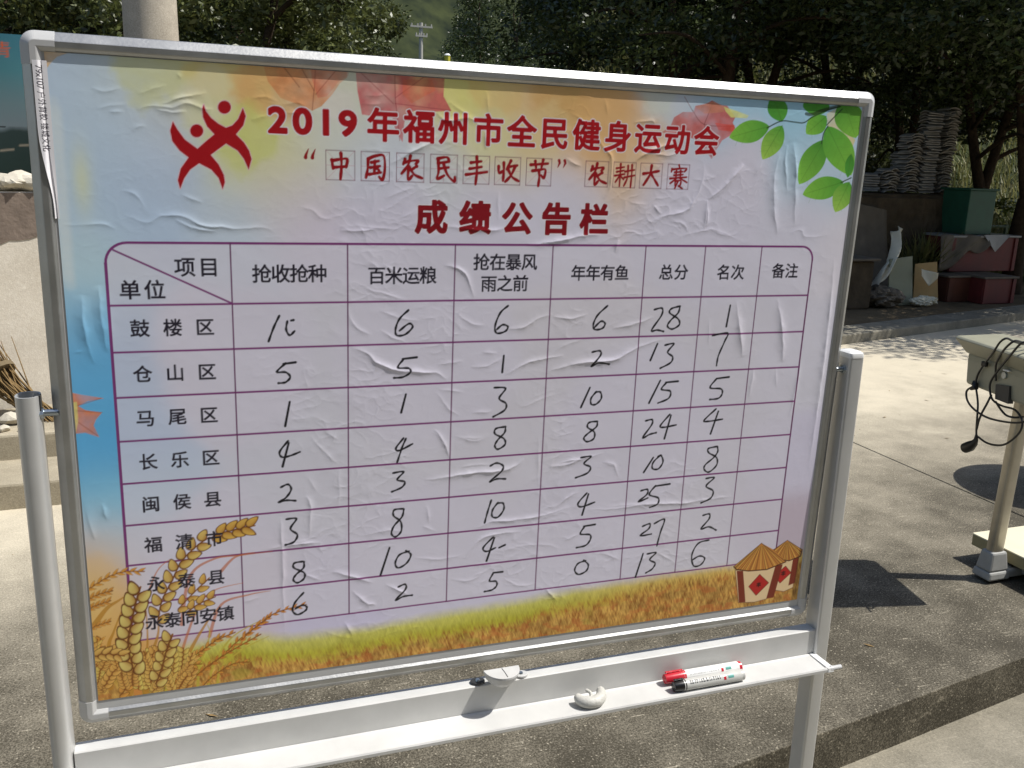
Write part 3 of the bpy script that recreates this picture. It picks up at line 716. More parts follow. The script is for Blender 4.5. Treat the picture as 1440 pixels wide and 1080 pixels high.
# ---- scores written by hand with a black marker
PEN = ink(22, 20, 26)
HW = {(0, 360, 3): [[(1178, 252), (1155, 300), (1133, 360)], [(1212, 275), (1207, 310), (1222, 334), (1243, 316)], [(1228, 272), (1238, 270)],
       [(1195, 455), (1247, 448)], [(1205, 452), (1168, 488), (1205, 490), (1224, 510), (1205, 532), (1175, 536)], [(1222, 615), (1203, 717)],
       [(1215, 780), (1180, 825), (1190, 848), (1225, 842), (1265, 826)], [(1218, 788), (1192, 888)], [(1185, 975), (1215, 963), (1228, 985), (1205, 1020), (1175, 1038), (1210, 1030), (1247, 1032)]],
      (480, 360, 3): [[(283, 228), (245, 265), (228, 310), (235, 335), (270, 330), (300, 300), (285, 285), (245, 315)], [(703, 210), (670, 240), (648, 295), (655, 325), (690, 318), (702, 298), (680, 290), (655, 310)],
       [(1122, 210), (1080, 250), (1062, 290), (1070, 310), (1100, 305), (1112, 285), (1095, 275), (1068, 300)], [(1320, 226), (1352, 220), (1350, 250), (1308, 313), (1332, 312), (1358, 318)],
       [(1425, 212), (1392, 222), (1385, 240), (1420, 265), (1425, 290), (1395, 308), (1375, 295), (1390, 270), (1420, 240), (1428, 212)],
       [(258, 434), (318, 427)], [(260, 438), (238, 470), (283, 473), (290, 490), (260, 510), (222, 514)], [(685, 420), (678, 490)], [(1058, 405), (1090, 400), (1092, 420), (1053, 465), (1085, 450), (1128, 456)],
       [(1333, 370), (1303, 440)], [(1365, 376), (1402, 370), (1376, 405), (1397, 425), (1388, 450), (1345, 473)], [(272, 583), (252, 660)], [(645, 555), (692, 558), (665, 600), (694, 622), (688, 650), (640, 678)],
       [(1048, 555), (1010, 638)], [(1075, 572), (1053, 600), (1054, 625), (1075, 624), (1096, 600), (1092, 574), (1072, 574)], [(1345, 525), (1297, 620)], [(1368, 533), (1420, 528)], [(1370, 535), (1350, 562), (1387, 570), (1380, 600), (1335, 620)],
       [(262, 768), (230, 810), (245, 820), (300, 792)], [(272, 770), (255, 810), (235, 870)], [(690, 720), (652, 728), (648, 750), (685, 770), (690, 795), (660, 815), (647, 800), (660, 775), (688, 745), (692, 720)],
       [(1078, 697), (1045, 702), (1038, 722), (1066, 742), (1064, 770), (1036, 783), (1022, 768), (1040, 748), (1075, 720), (1079, 698)], [(1283, 695), (1310, 690), (1308, 712), (1270, 766), (1300, 752), (1327, 745)],
       [(1385, 668), (1345, 715), (1360, 722), (1412, 712)], [(1390, 672), (1362, 770)], [(218, 915), (262, 910), (235, 943), (267, 952), (255, 975), (213, 994)], [(628, 885), (655, 873), (682, 885), (672, 910), (626, 951), (655, 940), (692, 940)],
       [(1010, 850), (1052, 845), (1023, 875), (1050, 890), (1038, 915), (988, 935)], [(1315, 850), (1275, 912)], [(1345, 840), (1315, 870), (1312, 896), (1337, 897), (1356, 868), (1348, 841), (1335, 846)],
       [(262, 1066), (224, 1070), (220, 1095), (250, 1120), (252, 1160), (228, 1184), (211, 1170), (222, 1138), (255, 1100), (263, 1068)], [(632, 1030), (616, 1080), (604, 1125)], [(660, 1040), (638, 1070), (636, 1098), (660, 1101), (684, 1070), (682, 1043), (660, 1042)],
       [(1035, 1000), (998, 1043), (1012, 1058), (1068, 1038)], [(1042, 1004), (1015, 1092)], [(1263, 990), (1290, 984), (1288, 1005), (1252, 1036), (1292, 1020)], [(1325, 970), (1385, 961)], [(1325, 968), (1298, 1005), (1336, 1020), (1332, 1045), (1300, 1060)]],
      (480, 720, 3): [[(203, 150), (165, 265)], [(285, 165), (245, 180), (227, 215), (240, 235), (275, 215), (293, 180), (272, 163)], [(640, 105), (598, 150), (612, 166), (650, 150)], [(645, 108), (612, 206)], [(665, 150), (690, 138)],
       [(1022, 60), (1070, 52)], [(1025, 62), (1008, 92), (1047, 95), (1050, 115), (1030, 140), (992, 150)], [(1270, 60), (1300, 49), (1296, 70), (1260, 99), (1307, 92)], [(1320, 48), (1362, 30), (1345, 85), (1330, 142)],
       [(240, 315), (268, 304), (270, 325), (228, 371), (260, 356), (298, 350)], [(640, 256), (680, 252)], [(640, 258), (625, 290), (652, 292), (655, 310), (635, 328), (604, 335)], [(1030, 205), (998, 217), (984, 245), (1000, 263), (1032, 248), (1041, 222), (1022, 203)],
       [(1272, 175), (1240, 274)], [(1290, 176), (1326, 171), (1300, 200), (1323, 215), (1310, 240), (1284, 256)]],
      (0, 720, 3): [[(1208, 30), (1250, 28), (1225, 70), (1254, 95), (1240, 125), (1204, 138)], [(1278, 208), (1242, 215), (1240, 235), (1282, 255), (1282, 280), (1255, 298), (1237, 285), (1250, 262), (1280, 235), (1282, 210)],
       [(1280, 340), (1245, 380), (1234, 415), (1255, 432), (1287, 416), (1294, 400), (1275, 392), (1245, 408)]],
      (960, 360, 3): [[(200, 208), (183, 297)], [(125, 335), (188, 325), (176, 360), (150, 420), (142, 462)], [(142, 517), (195, 510)], [(142, 518), (115, 555), (160, 560), (166, 580), (150, 600), (114, 605)],
       [(140, 645), (90, 693), (110, 697), (168, 688)], [(150, 655), (117, 750)], [(145, 803), (108, 812), (110, 830), (142, 850), (142, 882), (110, 911), (90, 900), (95, 880), (130, 850), (147, 825), (146, 804)],
       [(98, 938), (132, 935), (98, 970), (127, 990), (118, 1020), (77, 1041)]],
      (960, 720, 3): [[(85, 14), (112, 8), (110, 30), (76, 71), (110, 62), (140, 76)], [(110, 118), (65, 132), (38, 180), (45, 226), (75, 222), (92, 195), (70, 185), (40, 202)]]}
for (ox, oy, s), sts in HW.items():
    for st_ in sts:
        p = smoothpath(Z(ox, oy, s, st_), 6)
        A.stroke(p, 1.38 + 0.25 * np.sin(np.arange(len(p)) * 1.3), PEN)

# ---- relief of the badly smoothed film: traced creases, wavy edges and fine puckers
Hm = np.zeros((NV, NU))
def crease(pts, h=0.26, s=2.0):
    pts = np.array(smoothpath(pts, 6)); n = len(pts)
    w = A.win(pts.min(0) - 4 * s - 4, pts.max(0) + 4 * s + 4)
    if w is None: return
    X, Y = UU[w], VV[w]
    jx = 3.4 * (fbm(X / 12, Y / 12, 41, 3) - 0.47); jy = 3.4 * (fbm(X / 12, Y / 12, 47, 3) - 0.47)
    X = X + jx; Y = Y + jy
    best = np.full(X.shape, 1e9); bt = np.zeros(X.shape)
    for k in range(n - 1):
        a = pts[k]; d = pts[k + 1] - a; l2 = d @ d + 1e-9
        t = np.clip(((X - a[0]) * d[0] + (Y - a[1]) * d[1]) / l2, 0, 1)
        dd = np.hypot(X - a[0] - t * d[0], Y - a[1] - t * d[1])
        m = dd < best; best = np.where(m, dd, best); bt = np.where(m, (k + t) / (n - 1), bt)
    tap = np.clip(np.minimum(bt, 1 - bt) * 2.6, 0, 1) ** 0.9
    amp = h * tap * (0.55 + 0.9 * fbm(X / 16, Y / 16, 53, 2))
    Hm[w] = np.maximum(Hm[w], amp * np.exp(-(best / (s * (0.7 + 0.5 * tap))) ** 1.15)) + 0.25 * amp * np.exp(-(best / (s * 2.6)) ** 2)
CR = {(60, 60, 3.856): [(1, [(510, 365), (590, 345), (700, 350), (780, 330), (870, 360), (930, 365)]), (1, [(600, 345), (760, 300), (890, 270)]), (1, [(600, 360), (700, 375), (780, 370)]), (0, [(510, 280), (600, 250), (670, 230)]), (0, [(265, 243), (340, 262), (425, 240)]),
       (0, [(295, 360), (360, 340), (460, 335)]), (0, [(350, 370), (440, 375)]), (0, [(480, 480), (520, 455), (560, 455)]), (0, [(100, 995), (250, 985), (350, 990), (400, 1010)]), (0, [(420, 800), (500, 820), (560, 900)]),
       (1, [(440, 930), (560, 980), (640, 940), (740, 940), (860, 990), (960, 1000), (1050, 1010), (1200, 1000), (1260, 1025)]), (1, [(700, 950), (830, 1010), (960, 1020)]), (0, [(740, 820), (870, 870)]), (0, [(540, 1000), (600, 960)]), (0, [(1130, 425), (1180, 405), (1230, 400)]), (0, [(1120, 305), (1200, 295), (1280, 320)]), (0, [(730, 165), (755, 195)])],
      (400, 60, 3.856): [(2, [(570, 660), (680, 600), (760, 560), (830, 500)]), (0, [(70, 885), (150, 910), (200, 950), (260, 960)]), (0, [(370, 980), (440, 1000), (540, 1010), (620, 1010)]), (1, [(300, 1020), (420, 1020), (500, 1010)]), (1, [(860, 990), (1000, 1010), (1130, 1020), (1200, 1000)]),
       (0, [(540, 850), (640, 800), (700, 790)]), (0, [(410, 335), (560, 330)]), (0, [(430, 290), (570, 285)]), (0, [(600, 190), (605, 380)]), (0, [(1090, 260), (1110, 380)]), (1, [(1090, 460), (1095, 580)]), (0, [(620, 960), (720, 900)]), (0, [(1160, 800), (1160, 960)]), (0, [(0, 330), (70, 325), (110, 340)]), (0, [(0, 385), (80, 380)]), (0, [(890, 310), (960, 370), (1010, 390)]), (1, [(830, 380), (880, 420), (1000, 410), (1060, 450)])],
      (740, 90, 4): [(2, [(0, 1020), (150, 1000), (300, 970), (420, 960)]), (2, [(600, 560), (660, 510), (740, 470), (830, 440)]), (1, [(400, 400), (440, 480), (480, 540), (470, 700), (430, 760)]), (1, [(220, 530), (310, 580)]), (2, [(1020, 760), (1100, 700), (1180, 620), (1220, 560)]), (1, [(1015, 760), (1020, 860), (1010, 920)]),
       (1, [(640, 920), (760, 860), (880, 830), (940, 770), (990, 650), (1000, 560)]), (1, [(710, 790), (760, 850)]), (0, [(800, 1000), (900, 960), (1000, 940), (1050, 930), (1150, 970), (1190, 990)]), (0, [(1280, 640), (1330, 540)]), (0, [(440, 190), (460, 290)]), (0, [(280, 160), (380, 190)]), (0, [(240, 270), (330, 330), (340, 400)]),
       (1, [(600, 330), (700, 320), (720, 340)]), (0, [(930, 650), (1000, 650), (1070, 640)]), (0, [(450, 960), (520, 970), (560, 940), (650, 960)]), (1, [(500, 1060), (520, 980)]), (1, [(700, 500), (800, 515), (870, 490)]), (0, [(800, 880), (880, 900), (910, 950)]), (0, [(580, 780), (680, 790)])],
      (960, 0, 3): [(3, [(410, 640), (385, 740), (385, 880), (400, 990)]), (3, [(465, 600), (475, 700), (470, 960)]), (1, [(440, 610), (430, 700), (445, 820)]), (1, [(105, 840), (90, 980)]), (0, [(0, 995), (60, 980), (120, 970), (200, 995), (280, 940)]), (0, [(450, 985), (500, 970), (520, 1000), (620, 990)]), (0, [(365, 740), (360, 830)])],
      (960, 360, 3): [(3, [(225, 190), (240, 330), (250, 430)]), (3, [(400, 180), (420, 330), (420, 450)]), (0, [(110, 260), (110, 380)]), (0, [(390, 470), (395, 560)]), (3, [(640, 0), (600, 400), (530, 900)]), (1, [(300, 470), (280, 600)]), (1, [(500, 440), (450, 680)])],
      (480, 360, 3): [(2, [(40, 385), (110, 410), (150, 450), (230, 480), (330, 490), (400, 495), (450, 520)]), (0, [(110, 15), (200, 90)]), (0, [(170, 30), (270, 90)]), (0, [(90, 130), (180, 160), (280, 190)]), (0, [(160, 230), (240, 260), (330, 275)]), (0, [(160, 310), (220, 345), (280, 370)]), (1, [(700, 310), (770, 300), (830, 265), (890, 245)]),
       (1, [(890, 255), (960, 265), (1040, 245)]), (1, [(1140, 305), (1220, 290), (1320, 260)]), (1, [(690, 505), (760, 460), (850, 435), (940, 420)]), (2, [(870, 490), (960, 460), (1050, 445), (1150, 440), (1250, 385), (1360, 350)]), (0, [(540, 470), (620, 460), (700, 420)]), (0, [(590, 410), (660, 410)]), (0, [(400, 570), (450, 640), (500, 675)]),
       (0, [(410, 560), (520, 575)]), (1, [(430, 40), (520, 70), (560, 180)]), (0, [(480, 240), (560, 290), (610, 290)]), (0, [(400, 460), (520, 440)]), (2, [(350, 945), (450, 930), (560, 915), (680, 905), (740, 880), (770, 850)]), (1, [(870, 890), (950, 880), (1020, 850)]), (0, [(480, 760), (560, 780), (620, 755)]), (1, [(390, 730), (430, 780), (460, 860)]),
       (0, [(750, 640), (830, 610), (900, 580)]), (0, [(550, 660), (640, 655)]), (0, [(500, 890), (560, 880), (660, 885)]), (0, [(830, 750), (830, 980)]), (0, [(1100, 870), (1150, 880), (1170, 940)]), (0, [(1110, 1060), (1240, 1050), (1300, 1070)]), (0, [(20, 210), (60, 300), (130, 330)]), (0, [(900, 400), (960, 370), (1040, 340)])],
      (340, 600, 3): [(0, [(290, 40), (350, 110), (410, 160)]), (0, [(340, 10), (410, 60)]), (0, [(800, 20), (860, 60)]), (0, [(890, 40), (980, 50), (1040, 30)]), (0, [(280, 210), (320, 280)]), (1, [(270, 290), (290, 340), (280, 470)]), (1, [(100, 520), (200, 500), (280, 490), (340, 490)]), (1, [(165, 380), (170, 500), (180, 900)]), (0, [(410, 170), (410, 350)]),
       (1, [(380, 610), (460, 630), (560, 660)]), (0, [(250, 620), (340, 650)]), (1, [(600, 665), (660, 690), (700, 710)]), (1, [(460, 690), (520, 740), (570, 750)]), (1, [(980, 430), (1060, 400), (1150, 395), (1280, 370), (1380, 340)]), (1, [(940, 560), (1000, 480), (1080, 450), (1180, 440)]), (0, [(1100, 520), (1200, 500), (1290, 500), (1340, 520)]),
       (0, [(880, 640), (960, 650), (1040, 600)]), (0, [(720, 550), (830, 560), (930, 540)]), (0, [(520, 460), (600, 440), (680, 440)]), (0, [(760, 420), (820, 440)]), (0, [(780, 330), (790, 410)]), (0, [(0, 740), (80, 720)]), (0, [(350, 860), (400, 880), (460, 890)]), (1, [(430, 820), (470, 880)]), (0, [(1100, 640), (1170, 670), (1250, 660)]), (1, [(1280, 680), (1330, 740)])],
      (780, 560, 3.176): [(1, [(0, 300), (60, 280), (130, 270), (220, 240)]), (0, [(220, 290), (280, 300)]), (1, [(150, 500), (300, 490), (420, 470), (560, 470), (700, 450), (800, 440)]), (0, [(0, 500), (60, 440), (110, 420)]), (0, [(30, 640), (120, 600)]), (0, [(200, 690), (290, 720)]), (0, [(330, 760), (430, 690)]), (0, [(330, 860), (420, 800)]), (0, [(600, 760), (680, 700)]), (0, [(450, 680), (540, 740)])],
      (80, 380, 2.84): [(3, [(95, 100), (110, 240), (150, 380)]), (3, [(165, 60), (180, 200), (200, 330)]), (0, [(50, 330), (130, 320)]), (1, [(90, 880), (120, 980), (150, 1080)]), (1, [(180, 930), (200, 1000)])]}
for (ox, oy, s), lst in CR.items():
    for k, pl in lst:
        h, sg = ((0.28, 1.6), (0.64, 2.0), (1.15, 2.6), (1.15, 3.6))[k]
        crease(Z(ox, oy, s, pl), h, sg)
wx = 9 * (fbm(UU / 30, VV / 30, 61) - 0.5); wy = 9 * (fbm(UU / 30, VV / 30, 67) - 0.5)
rid = 1 - np.abs(2 * vnoise((UU + VV * 0.5 + wx * 3) / 34, (VV - 0.45 * UU + wy * 3) / 13, 71) - 1)
rid2 = 1 - np.abs(2 * vnoise((UU + wx * 3) / 20, (VV + 0.3 * UU + wy * 3) / 9, 77) - 1)
patch = sstep(0.46, 0.62, fbm(UU / 90, VV / 90, 79)) * sstep(-370, -250, UU) * (1 - 0.6 * sstep(300, 420, UU))
Hm += (0.19 * rid ** 4 + 0.09 * rid2 ** 5) * (0.25 + 0.75 * patch)
Hm += 0.7 * (fbm(UU / 85, VV / 70, 83, 2) - 0.4) + 0.05 * (fbm(UU / 7, VV / 7, 89, 2) - 0.4)
fade = np.minimum.reduce([UU - U0, U1 - UU, VV - V0, V1 - VV])
Hm = 0.35 + Hm * sstep(0, 12, fade)

# ================================================================== materials
M_ALU = mat('satin_aluminium', (0.47, 0.47, 0.455), 0.42, 0.85, 0.22, 18, bump=0.04, bscale=300)
M_POST = mat('post_aluminium', (0.58, 0.58, 0.565), 0.42, 0.45, 0.08, 22)
M_TRAY = mat('pale_painted_tray', (0.61, 0.605, 0.58), 0.50, 0.06, 0.20, 9, detail=9)
M_CAP = mat('grey_plastic_cap', (0.52, 0.52, 0.51), 0.45, 0.0, 0.10, 40)
M_WHITE = mat('white_plastic', (0.74, 0.74, 0.72), 0.35, 0.0, 0.08, 40)
M_DARK = mat('dark_plastic', (0.035, 0.037, 0.04), 0.5, 0.0, 0.3, 40)
M_STEEL = mat('zinc_bolt', (0.45, 0.50, 0.54), 0.3, 0.9, 0.15, 80)
M_BACK = mat('board_back', (0.55, 0.55, 0.54), 0.6, 0.0, 0.1, 20)

def colmesh(name, verts, nu, nv, cols, m, parent):
    me = bpy.data.meshes.new(name)
    root = parent
    while root.parent is not None: root = root.parent
    vv = np.array(verts, np.float64) - np.array(root.location)
    n = len(vv)
    me.vertices.add(n); me.vertices.foreach_set('co', vv.astype(np.float32).ravel())
    i, j = np.meshgrid(np.arange(nu - 1), np.arange(nv - 1))
    a = (j * nu + i).ravel()
    q = np.stack([a, a + 1, a + nu + 1, a + nu], 1).astype(np.int32)
    nf = len(q)
    me.loops.add(nf * 4); me.loops.foreach_set('vertex_index', q.ravel())
    me.polygons.add(nf); me.polygons.foreach_set('loop_start', (np.arange(nf) * 4).astype(np.int32))
    me.polygons.foreach_set('loop_total', np.full(nf, 4, np.int32))
    me.polygons.foreach_set('use_smooth', np.ones(nf, bool))
    me.update()
    ca = me.color_attributes.new('print', 'FLOAT_COLOR', 'POINT')
    ca.data.foreach_set('color', np.concatenate([cols.reshape(-1, 3), np.ones((n, 1))], 1).astype(np.float32).ravel())
    me.materials.append(m)
    ob = bpy.data.objects.new(name, me); COL.objects.link(ob); ob.parent = parent
    return ob
def printmat(name, rough=0.38, spec=0.35):
    m = bpy.data.materials.new(name); m.use_nodes = True
    nt = m.node_tree; b = nt.nodes['Principled BSDF']
    a_ = nd(nt, 'ShaderNodeAttribute'); a_.attribute_name = 'print'
    n = nd(nt, 'ShaderNodeTexNoise'); n.inputs['Scale'].default_value = 14
    tc = nd(nt, 'ShaderNodeTexCoord'); nt.links.new(tc.outputs['Object'], n.inputs['Vector'])
    mr = nd(nt, 'ShaderNodeMapRange'); mr.inputs[3].default_value = rough - 0.08; mr.inputs[4].default_value = rough + 0.1
    nt.links.new(n.outputs['Fac'], mr.inputs[0]); nt.links.new(mr.outputs[0], b.inputs['Roughness'])
    nt.links.new(a_.outputs['Color'], b.inputs['Base Color'])
    b.inputs['Specular IOR Level'].default_value = spec
    return m
M_PRINT = printmat('printed_film')

# ================================================================== the notice board
ZLOW = -0.14                                      # the lower concrete in front of the step
board = empty('notice_board', (0.0, 0.0, ZLOW),
              'large aluminium framed notice board on two posts with a wrinkled results poster', 'notice board')
# film
bw = OFF[None, :] + (np.stack([UU.ravel(), -VV.ravel(), -(Hm.ravel() + 0.15)], 1) / 1000.0) @ MB_.T
poster = colmesh('poster', bw, NU, NV, A.c, M_PRINT, board)
# backing panel
g = Geo(); g.prism([(-550, -413), (550, -413), (550, 413), (-550, 413)], lambda p, k: B(p[0], p[1], -0.2 - 14 * k)); g.build('backing_panel', M_BACK, board)
# frame profile: (distance in from the outer edge, height in front of the film), back to front to inside
FW, FH = 558.8, 422.2
PROF = [(1.5, -19), (0, -17), (0, -5.5), (0.6, -4.2), (9.2, 2.9), (10.2, 3.4), (16.0, 3.4), (17.2, 3.0), (20.2, 0.0), (20.2, -3)]
def inset(s, corner, t):
    """point of the frame outline moved s inwards; rounded corner number `corner` at parameter t (0..1)"""
    r = 15.0; sx, sy = ((-1, 1), (1, 1), (1, -1), (-1, -1))[corner]
    a = max(r, s); c = np.array([sx * (FW - a), sy * (FH - a)]); rr = max(r - s, 0.0)
    th = t * math.pi / 2
    d = np.array([sx * math.cos(th), sy * math.sin(th)])
    return c + d * rr
def rail(p0, p1, inward, prof, scale=0.0):
    g = Geo(); v = []
    for p in (p0, p1):
        for s_, h in prof:
            q = np.array(p) + np.array(inward) * s_; v.append(B(q[0], q[1], h))
    n = len(prof)
    return g.add(v, [tuple(range(n)), tuple(range(n, 2 * n))[::-1]] + [(i, i + 1, n + i + 1, n + i) for i in range(n - 1)] + [(n - 1, 0, n, 2 * n - 1)])
CL = 34.0
for p0, p1, inw in (((-FW + CL, FH), (FW - CL, FH), (0, -1)), ((-FW + CL, -FH), (FW - CL, -FH), (0, 1)), ((-FW, -FH + CL), (-FW, FH - CL), (1, 0)), ((FW, -FH + CL), (FW, FH - CL), (-1, 0))):
    rail(p0, p1, inw, PROF).build('frame_rail', M_ALU, board)
PC = [(s_ - 0.5 if i < 8 else s_ + 0.4, h + (0.5 if i > 2 else 0)) for i, (s_, h) in enumerate(PROF)]
for c in range(4):
    sx, sy = ((-1, 1), (1, 1), (1, -1), (-1, -1))[c]
    st = []
    ring = []
    for h_ in range(2):
        ring.append([np.array([sx * FW, sy * (FH - CL - 0.3)]) + np.array([-sx, 0]) * s_ for s_, _ in PC]) if h_ == 0 else None
    for t in np.linspace(0, 1, 9):
        ring.append([inset(s_, c, t) for s_, _ in PC])
    ring.append([np.array([sx * (FW - CL - 0.3), sy * FH]) + np.array([0, -sy]) * s_ for s_, _ in PC])
    g = Geo(); n = len(PC); v = []
    for rg in ring:
        for (s_, h), q in zip(PC, rg): v.append(B(q[0], q[1], h))
    f = [(i * n + k, i * n + (k + 1) % n, (i + 1) * n + (k + 1) % n, (i + 1) * n + k) for i in range(len(ring) - 1) for k in range(n)]
    f += [tuple(range(n)), tuple(range((len(ring) - 1) * n, len(ring) * n))[::-1]]
    g.add(v, f).build('corner_cap', M_CAP, board)
# margin strip of the film folded over the left rail, with the printer's job line
NS, NL = 36, 560
su = np.linspace(0, 1, NS); sv = np.linspace(0, 1, NL)
strip_pts = []; sc_ = Art(0, 0, NS, NL, 0.4)
outer = lambda v: -547.5 + 9.5 * sstep(0.42, 0.95, v)
L0, L1 = 392.0, 225.0
vv_ = np.zeros((NL, NS, 3)); Uc = np.zeros((NL, NS)); Vc = np.zeros((NL, NS))
for j, b in enumerate(sv):
    v = L0 + (L1 - L0) * b
    for i, a in enumerate(su):
        u = outer(b) + (-533.5 - outer(b)) * a
        s_in = u + FW
        hgt = np.interp(s_in, [p[0] for p in PROF[2:9]], [p[1] for p in PROF[2:9]])
        curl = 1.6 * (1 - a) ** 2 * sstep(0.35, 0.8, b) + 0.35 * math.sin(b * 9 + a * 2)
        vv_[j, i] = B(u, v, max(hgt, 1.2 if a > 0.6 else hgt) + 0.5 + max(0, curl)); Uc[j, i] = u; Vc[j, i] = v
sc_.U, sc_.V = Uc, Vc
cs = np.ones((NL, NS, 3)) * ink(206, 202, 214)
# rotated lettering, reading downwards
job = '79x107 户外背胶 镂城文化'
pos = 387.0
tmpa = Art(-552.0, 150.0, 60, 640, 0.4); tmpa.c[:] = 0
for ch in job:
    if ch == ' ': pos -= 2.2; continue
    cj = ord(ch) > 255
    adv = 7.6 if cj else 4.1
    gl_ = cjk(ch, (0, 0), 7.6, 0.95) if cj else latin(ch, (0, 0), 6.2)
    cpos = pos - adv / 2
    cx_ = -541.8 + 1.5 * sstep(392, 270, cpos)
    tmpa.poly([np.c_[cx_ + q[:, 1], cpos - q[:, 0]] for q in gl_], (1, 1, 1), 0.12)
    pos -= adv
iu = np.clip(((Uc + 552.0) / 0.4).round().astype(int), 0, 59); iv = np.clip(((Vc - 150.0) / 0.4).round().astype(int), 0, 639)
k = tmpa.c[iv, iu, :1]
cs = cs * (1 - k) + ink(40, 36, 48) * k
colmesh('film_margin', vv_.reshape(-1, 3), NS, NL, cs, M_PRINT, poster)

# posts
def oval(cx, cy, rx, ry, n=28, a0=0, a1=360):
    return [(cx + rx * math.copysign(abs(math.cos(math.radians(a))) ** 0.85, math.cos(math.radians(a))), cy + ry * math.copysign(abs(math.sin(math.radians(a))) ** 0.85, math.sin(math.radians(a)))) for a in np.linspace(a0, a1, n, endpoint=(a1 - a0) != 360)]
def wall_tube(outer_, inner_, z0, z1, closed=True):
    g = Geo(); n = len(outer_)
    v = [(x, y, z) for z in (z0, z1) for lp in (outer_, inner_) for x, y in lp]
    f = []
    rng_ = range(n) if closed else range(n - 1)
    for k in rng_:
        k2 = (k + 1) % n
        f += [(k, k2, 2 * n + k2, 2 * n + k), (n + k2, n + k, 3 * n + k, 3 * n + k2), (2 * n + k, 2 * n + k2, 3 * n + k2, 3 * n + k), (k2, k, n + k, n + k2)]
    if not closed:
        for k in (0, n - 1): f.append((k, n + k, 3 * n + k, 2 * n + k))
    return g.add(v, f)
PLX, PRX, PY = -0.5835, 0.581, 0.006
zt = B(0, 25)[2]
p_l = wall_tube(oval(PLX, PY, 0.0135, 0.0175), oval(PLX, PY, 0.0112, 0.0152), ZLOW + 0.045, zt)
# dark block stands in for the shaded opening where the pivot bolt passes
post_l = p_l.build('post', M_POST, board, smooth=False, bevel=0.0)
for p in post_l.data.polygons: p.use_smooth = abs(p.normal.z) < 0.5
g = Geo(); g.box((PLX + 0.0105, PY - 0.004, zt - 0.012), (0.0072, 0.0095, 0.0246)); g.build('slot_shade_block', M_DARK, post_l)
zr = B(0, 26)[2]
def rbox(cx, cy, rx, ry, r):
    out = []
    for sx, sy, a0 in ((1, 1, 0), (-1, 1, 90), (-1, -1, 180), (1, -1, 270)):
        for k in range(7):
            a = math.radians(a0 + 15 * k); out.append((cx + sx * (rx - r) + r * math.cos(a), cy + sy * (ry - r) + r * math.sin(a)))
    return out
g = Geo(); g.prism(rbox(PRX, PY, 0.0135, 0.0175, 0.0045), lambda p, k: (p[0], p[1], (ZLOW + 0.045) if k == 0 else zr))
post_r = g.build('post', M_POST, board)
for p in post_r.data.polygons: p.use_smooth = abs(p.normal.z) < 0.5
g = Geo()
lv = [(1.02, 0.0), (1.03, 0.004), (0.97, 0.0075), (0.72, 0.010), (0.3, 0.0115)]
n = 28; v = []
for sc2, dz in lv:
    v += [(x, y, zr - 0.004 + dz) for x, y in rbox(PRX, PY, 0.0135 * sc2, 0.0175 * sc2, 0.0055 * sc2)]
f = [(i * n + k, i * n + (k + 1) % n, (i + 1) * n + (k + 1) % n, (i + 1) * n + k) for i in range(len(lv) - 1) for k in range(n)] + [tuple(range(n))[::-1], tuple(range((len(lv) - 1) * n, len(lv) * n))]
g.add(v, f).build('post_cap', M_WHITE, post_r, smooth=True)
for x0, x1 in ((PLX - 0.004, -0.552), (0.552, PRX)):
    zb = B(0, 3)[2]
    g = Geo(); g.tube([(x0, PY - 0.004, zb), (x1, PY - 0.004, zb)], 0.0042, 12); g.tube([((x0 + x1) / 2 - 0.003, PY - 0.004, zb), ((x0 + x1) / 2 + 0.002, PY - 0.004, zb)], 0.0068, 6)
    g.build('pivot_bolt', M_STEEL, board)
for x in (PLX, PRX):
    g = Geo(); g.box((x, 0.0, ZLOW + 0.035), (0.035, 0.56, 0.03)); g.box((x, -0.26, ZLOW + 0.010), (0.03, 0.03, 0.02)); g.box((x, 0.26, ZLOW + 0.010), (0.03, 0.03, 0.02))
    g.build('foot', M_ALU, board, bevel=0.004)
# cross bar with its pen ledge
ZB, ZL = 0.7480, 0.7030
XB0, XB1 = PLX + 0.0135, PRX - 0.0138
YB0, YB1 = -0.0060, 0.0165
g = Geo(); g.prism([(YB0, ZL - 0.012), (YB0, ZB - 0.0015), (YB0 + 0.0015, ZB), (YB1, ZB), (YB1, ZL - 0.012)], lambda p, k: (XB0 if k == 0 else XB1, p[0], p[1]))
bar = g.build('cross_bar', M_TRAY, board)
YE = -0.0545
g = Geo()
g.prism([(YB0 - 0.0004, ZL - 0.0022), (YB0 - 0.0004, ZL + 0.0012), (YB0 - 0.004, ZL), (YE + 0.004, ZL), (YE + 0.002, ZL + 0.0022), (YE - 0.0005, ZL + 0.0022), (YE - 0.002, ZL), (YE - 0.002, ZL - 0.0045), (YE, ZL - 0.006), (YE + 0.004, ZL - 0.0045), (YE + 0.006, ZL - 0.0022)],
        lambda p, k: (XB0 + 0.004 if k == 0 else XB1 - 0.008, p[0], p[1]))
g.build('pen_ledge', M_TRAY, board)
for sg, x in ((-1, XB0 + 0.003), (1, XB1 - 0.0075)):
    g = Geo(); g.prism([(YB0 - 0.0005, ZL - 0.003), (YB0 - 0.0005, ZL + 0.0018), (YE - 0.002, ZL + 0.0026), (YE - 0.003, ZL - 0.0055), (YE + 0.004, ZL - 0.0055)], lambda p, k: (x + (0 if k == 0 else sg * 0.0115), p[0], p[1]))
    g.build('ledge_end_cap', M_WHITE, board, bevel=0.0008)
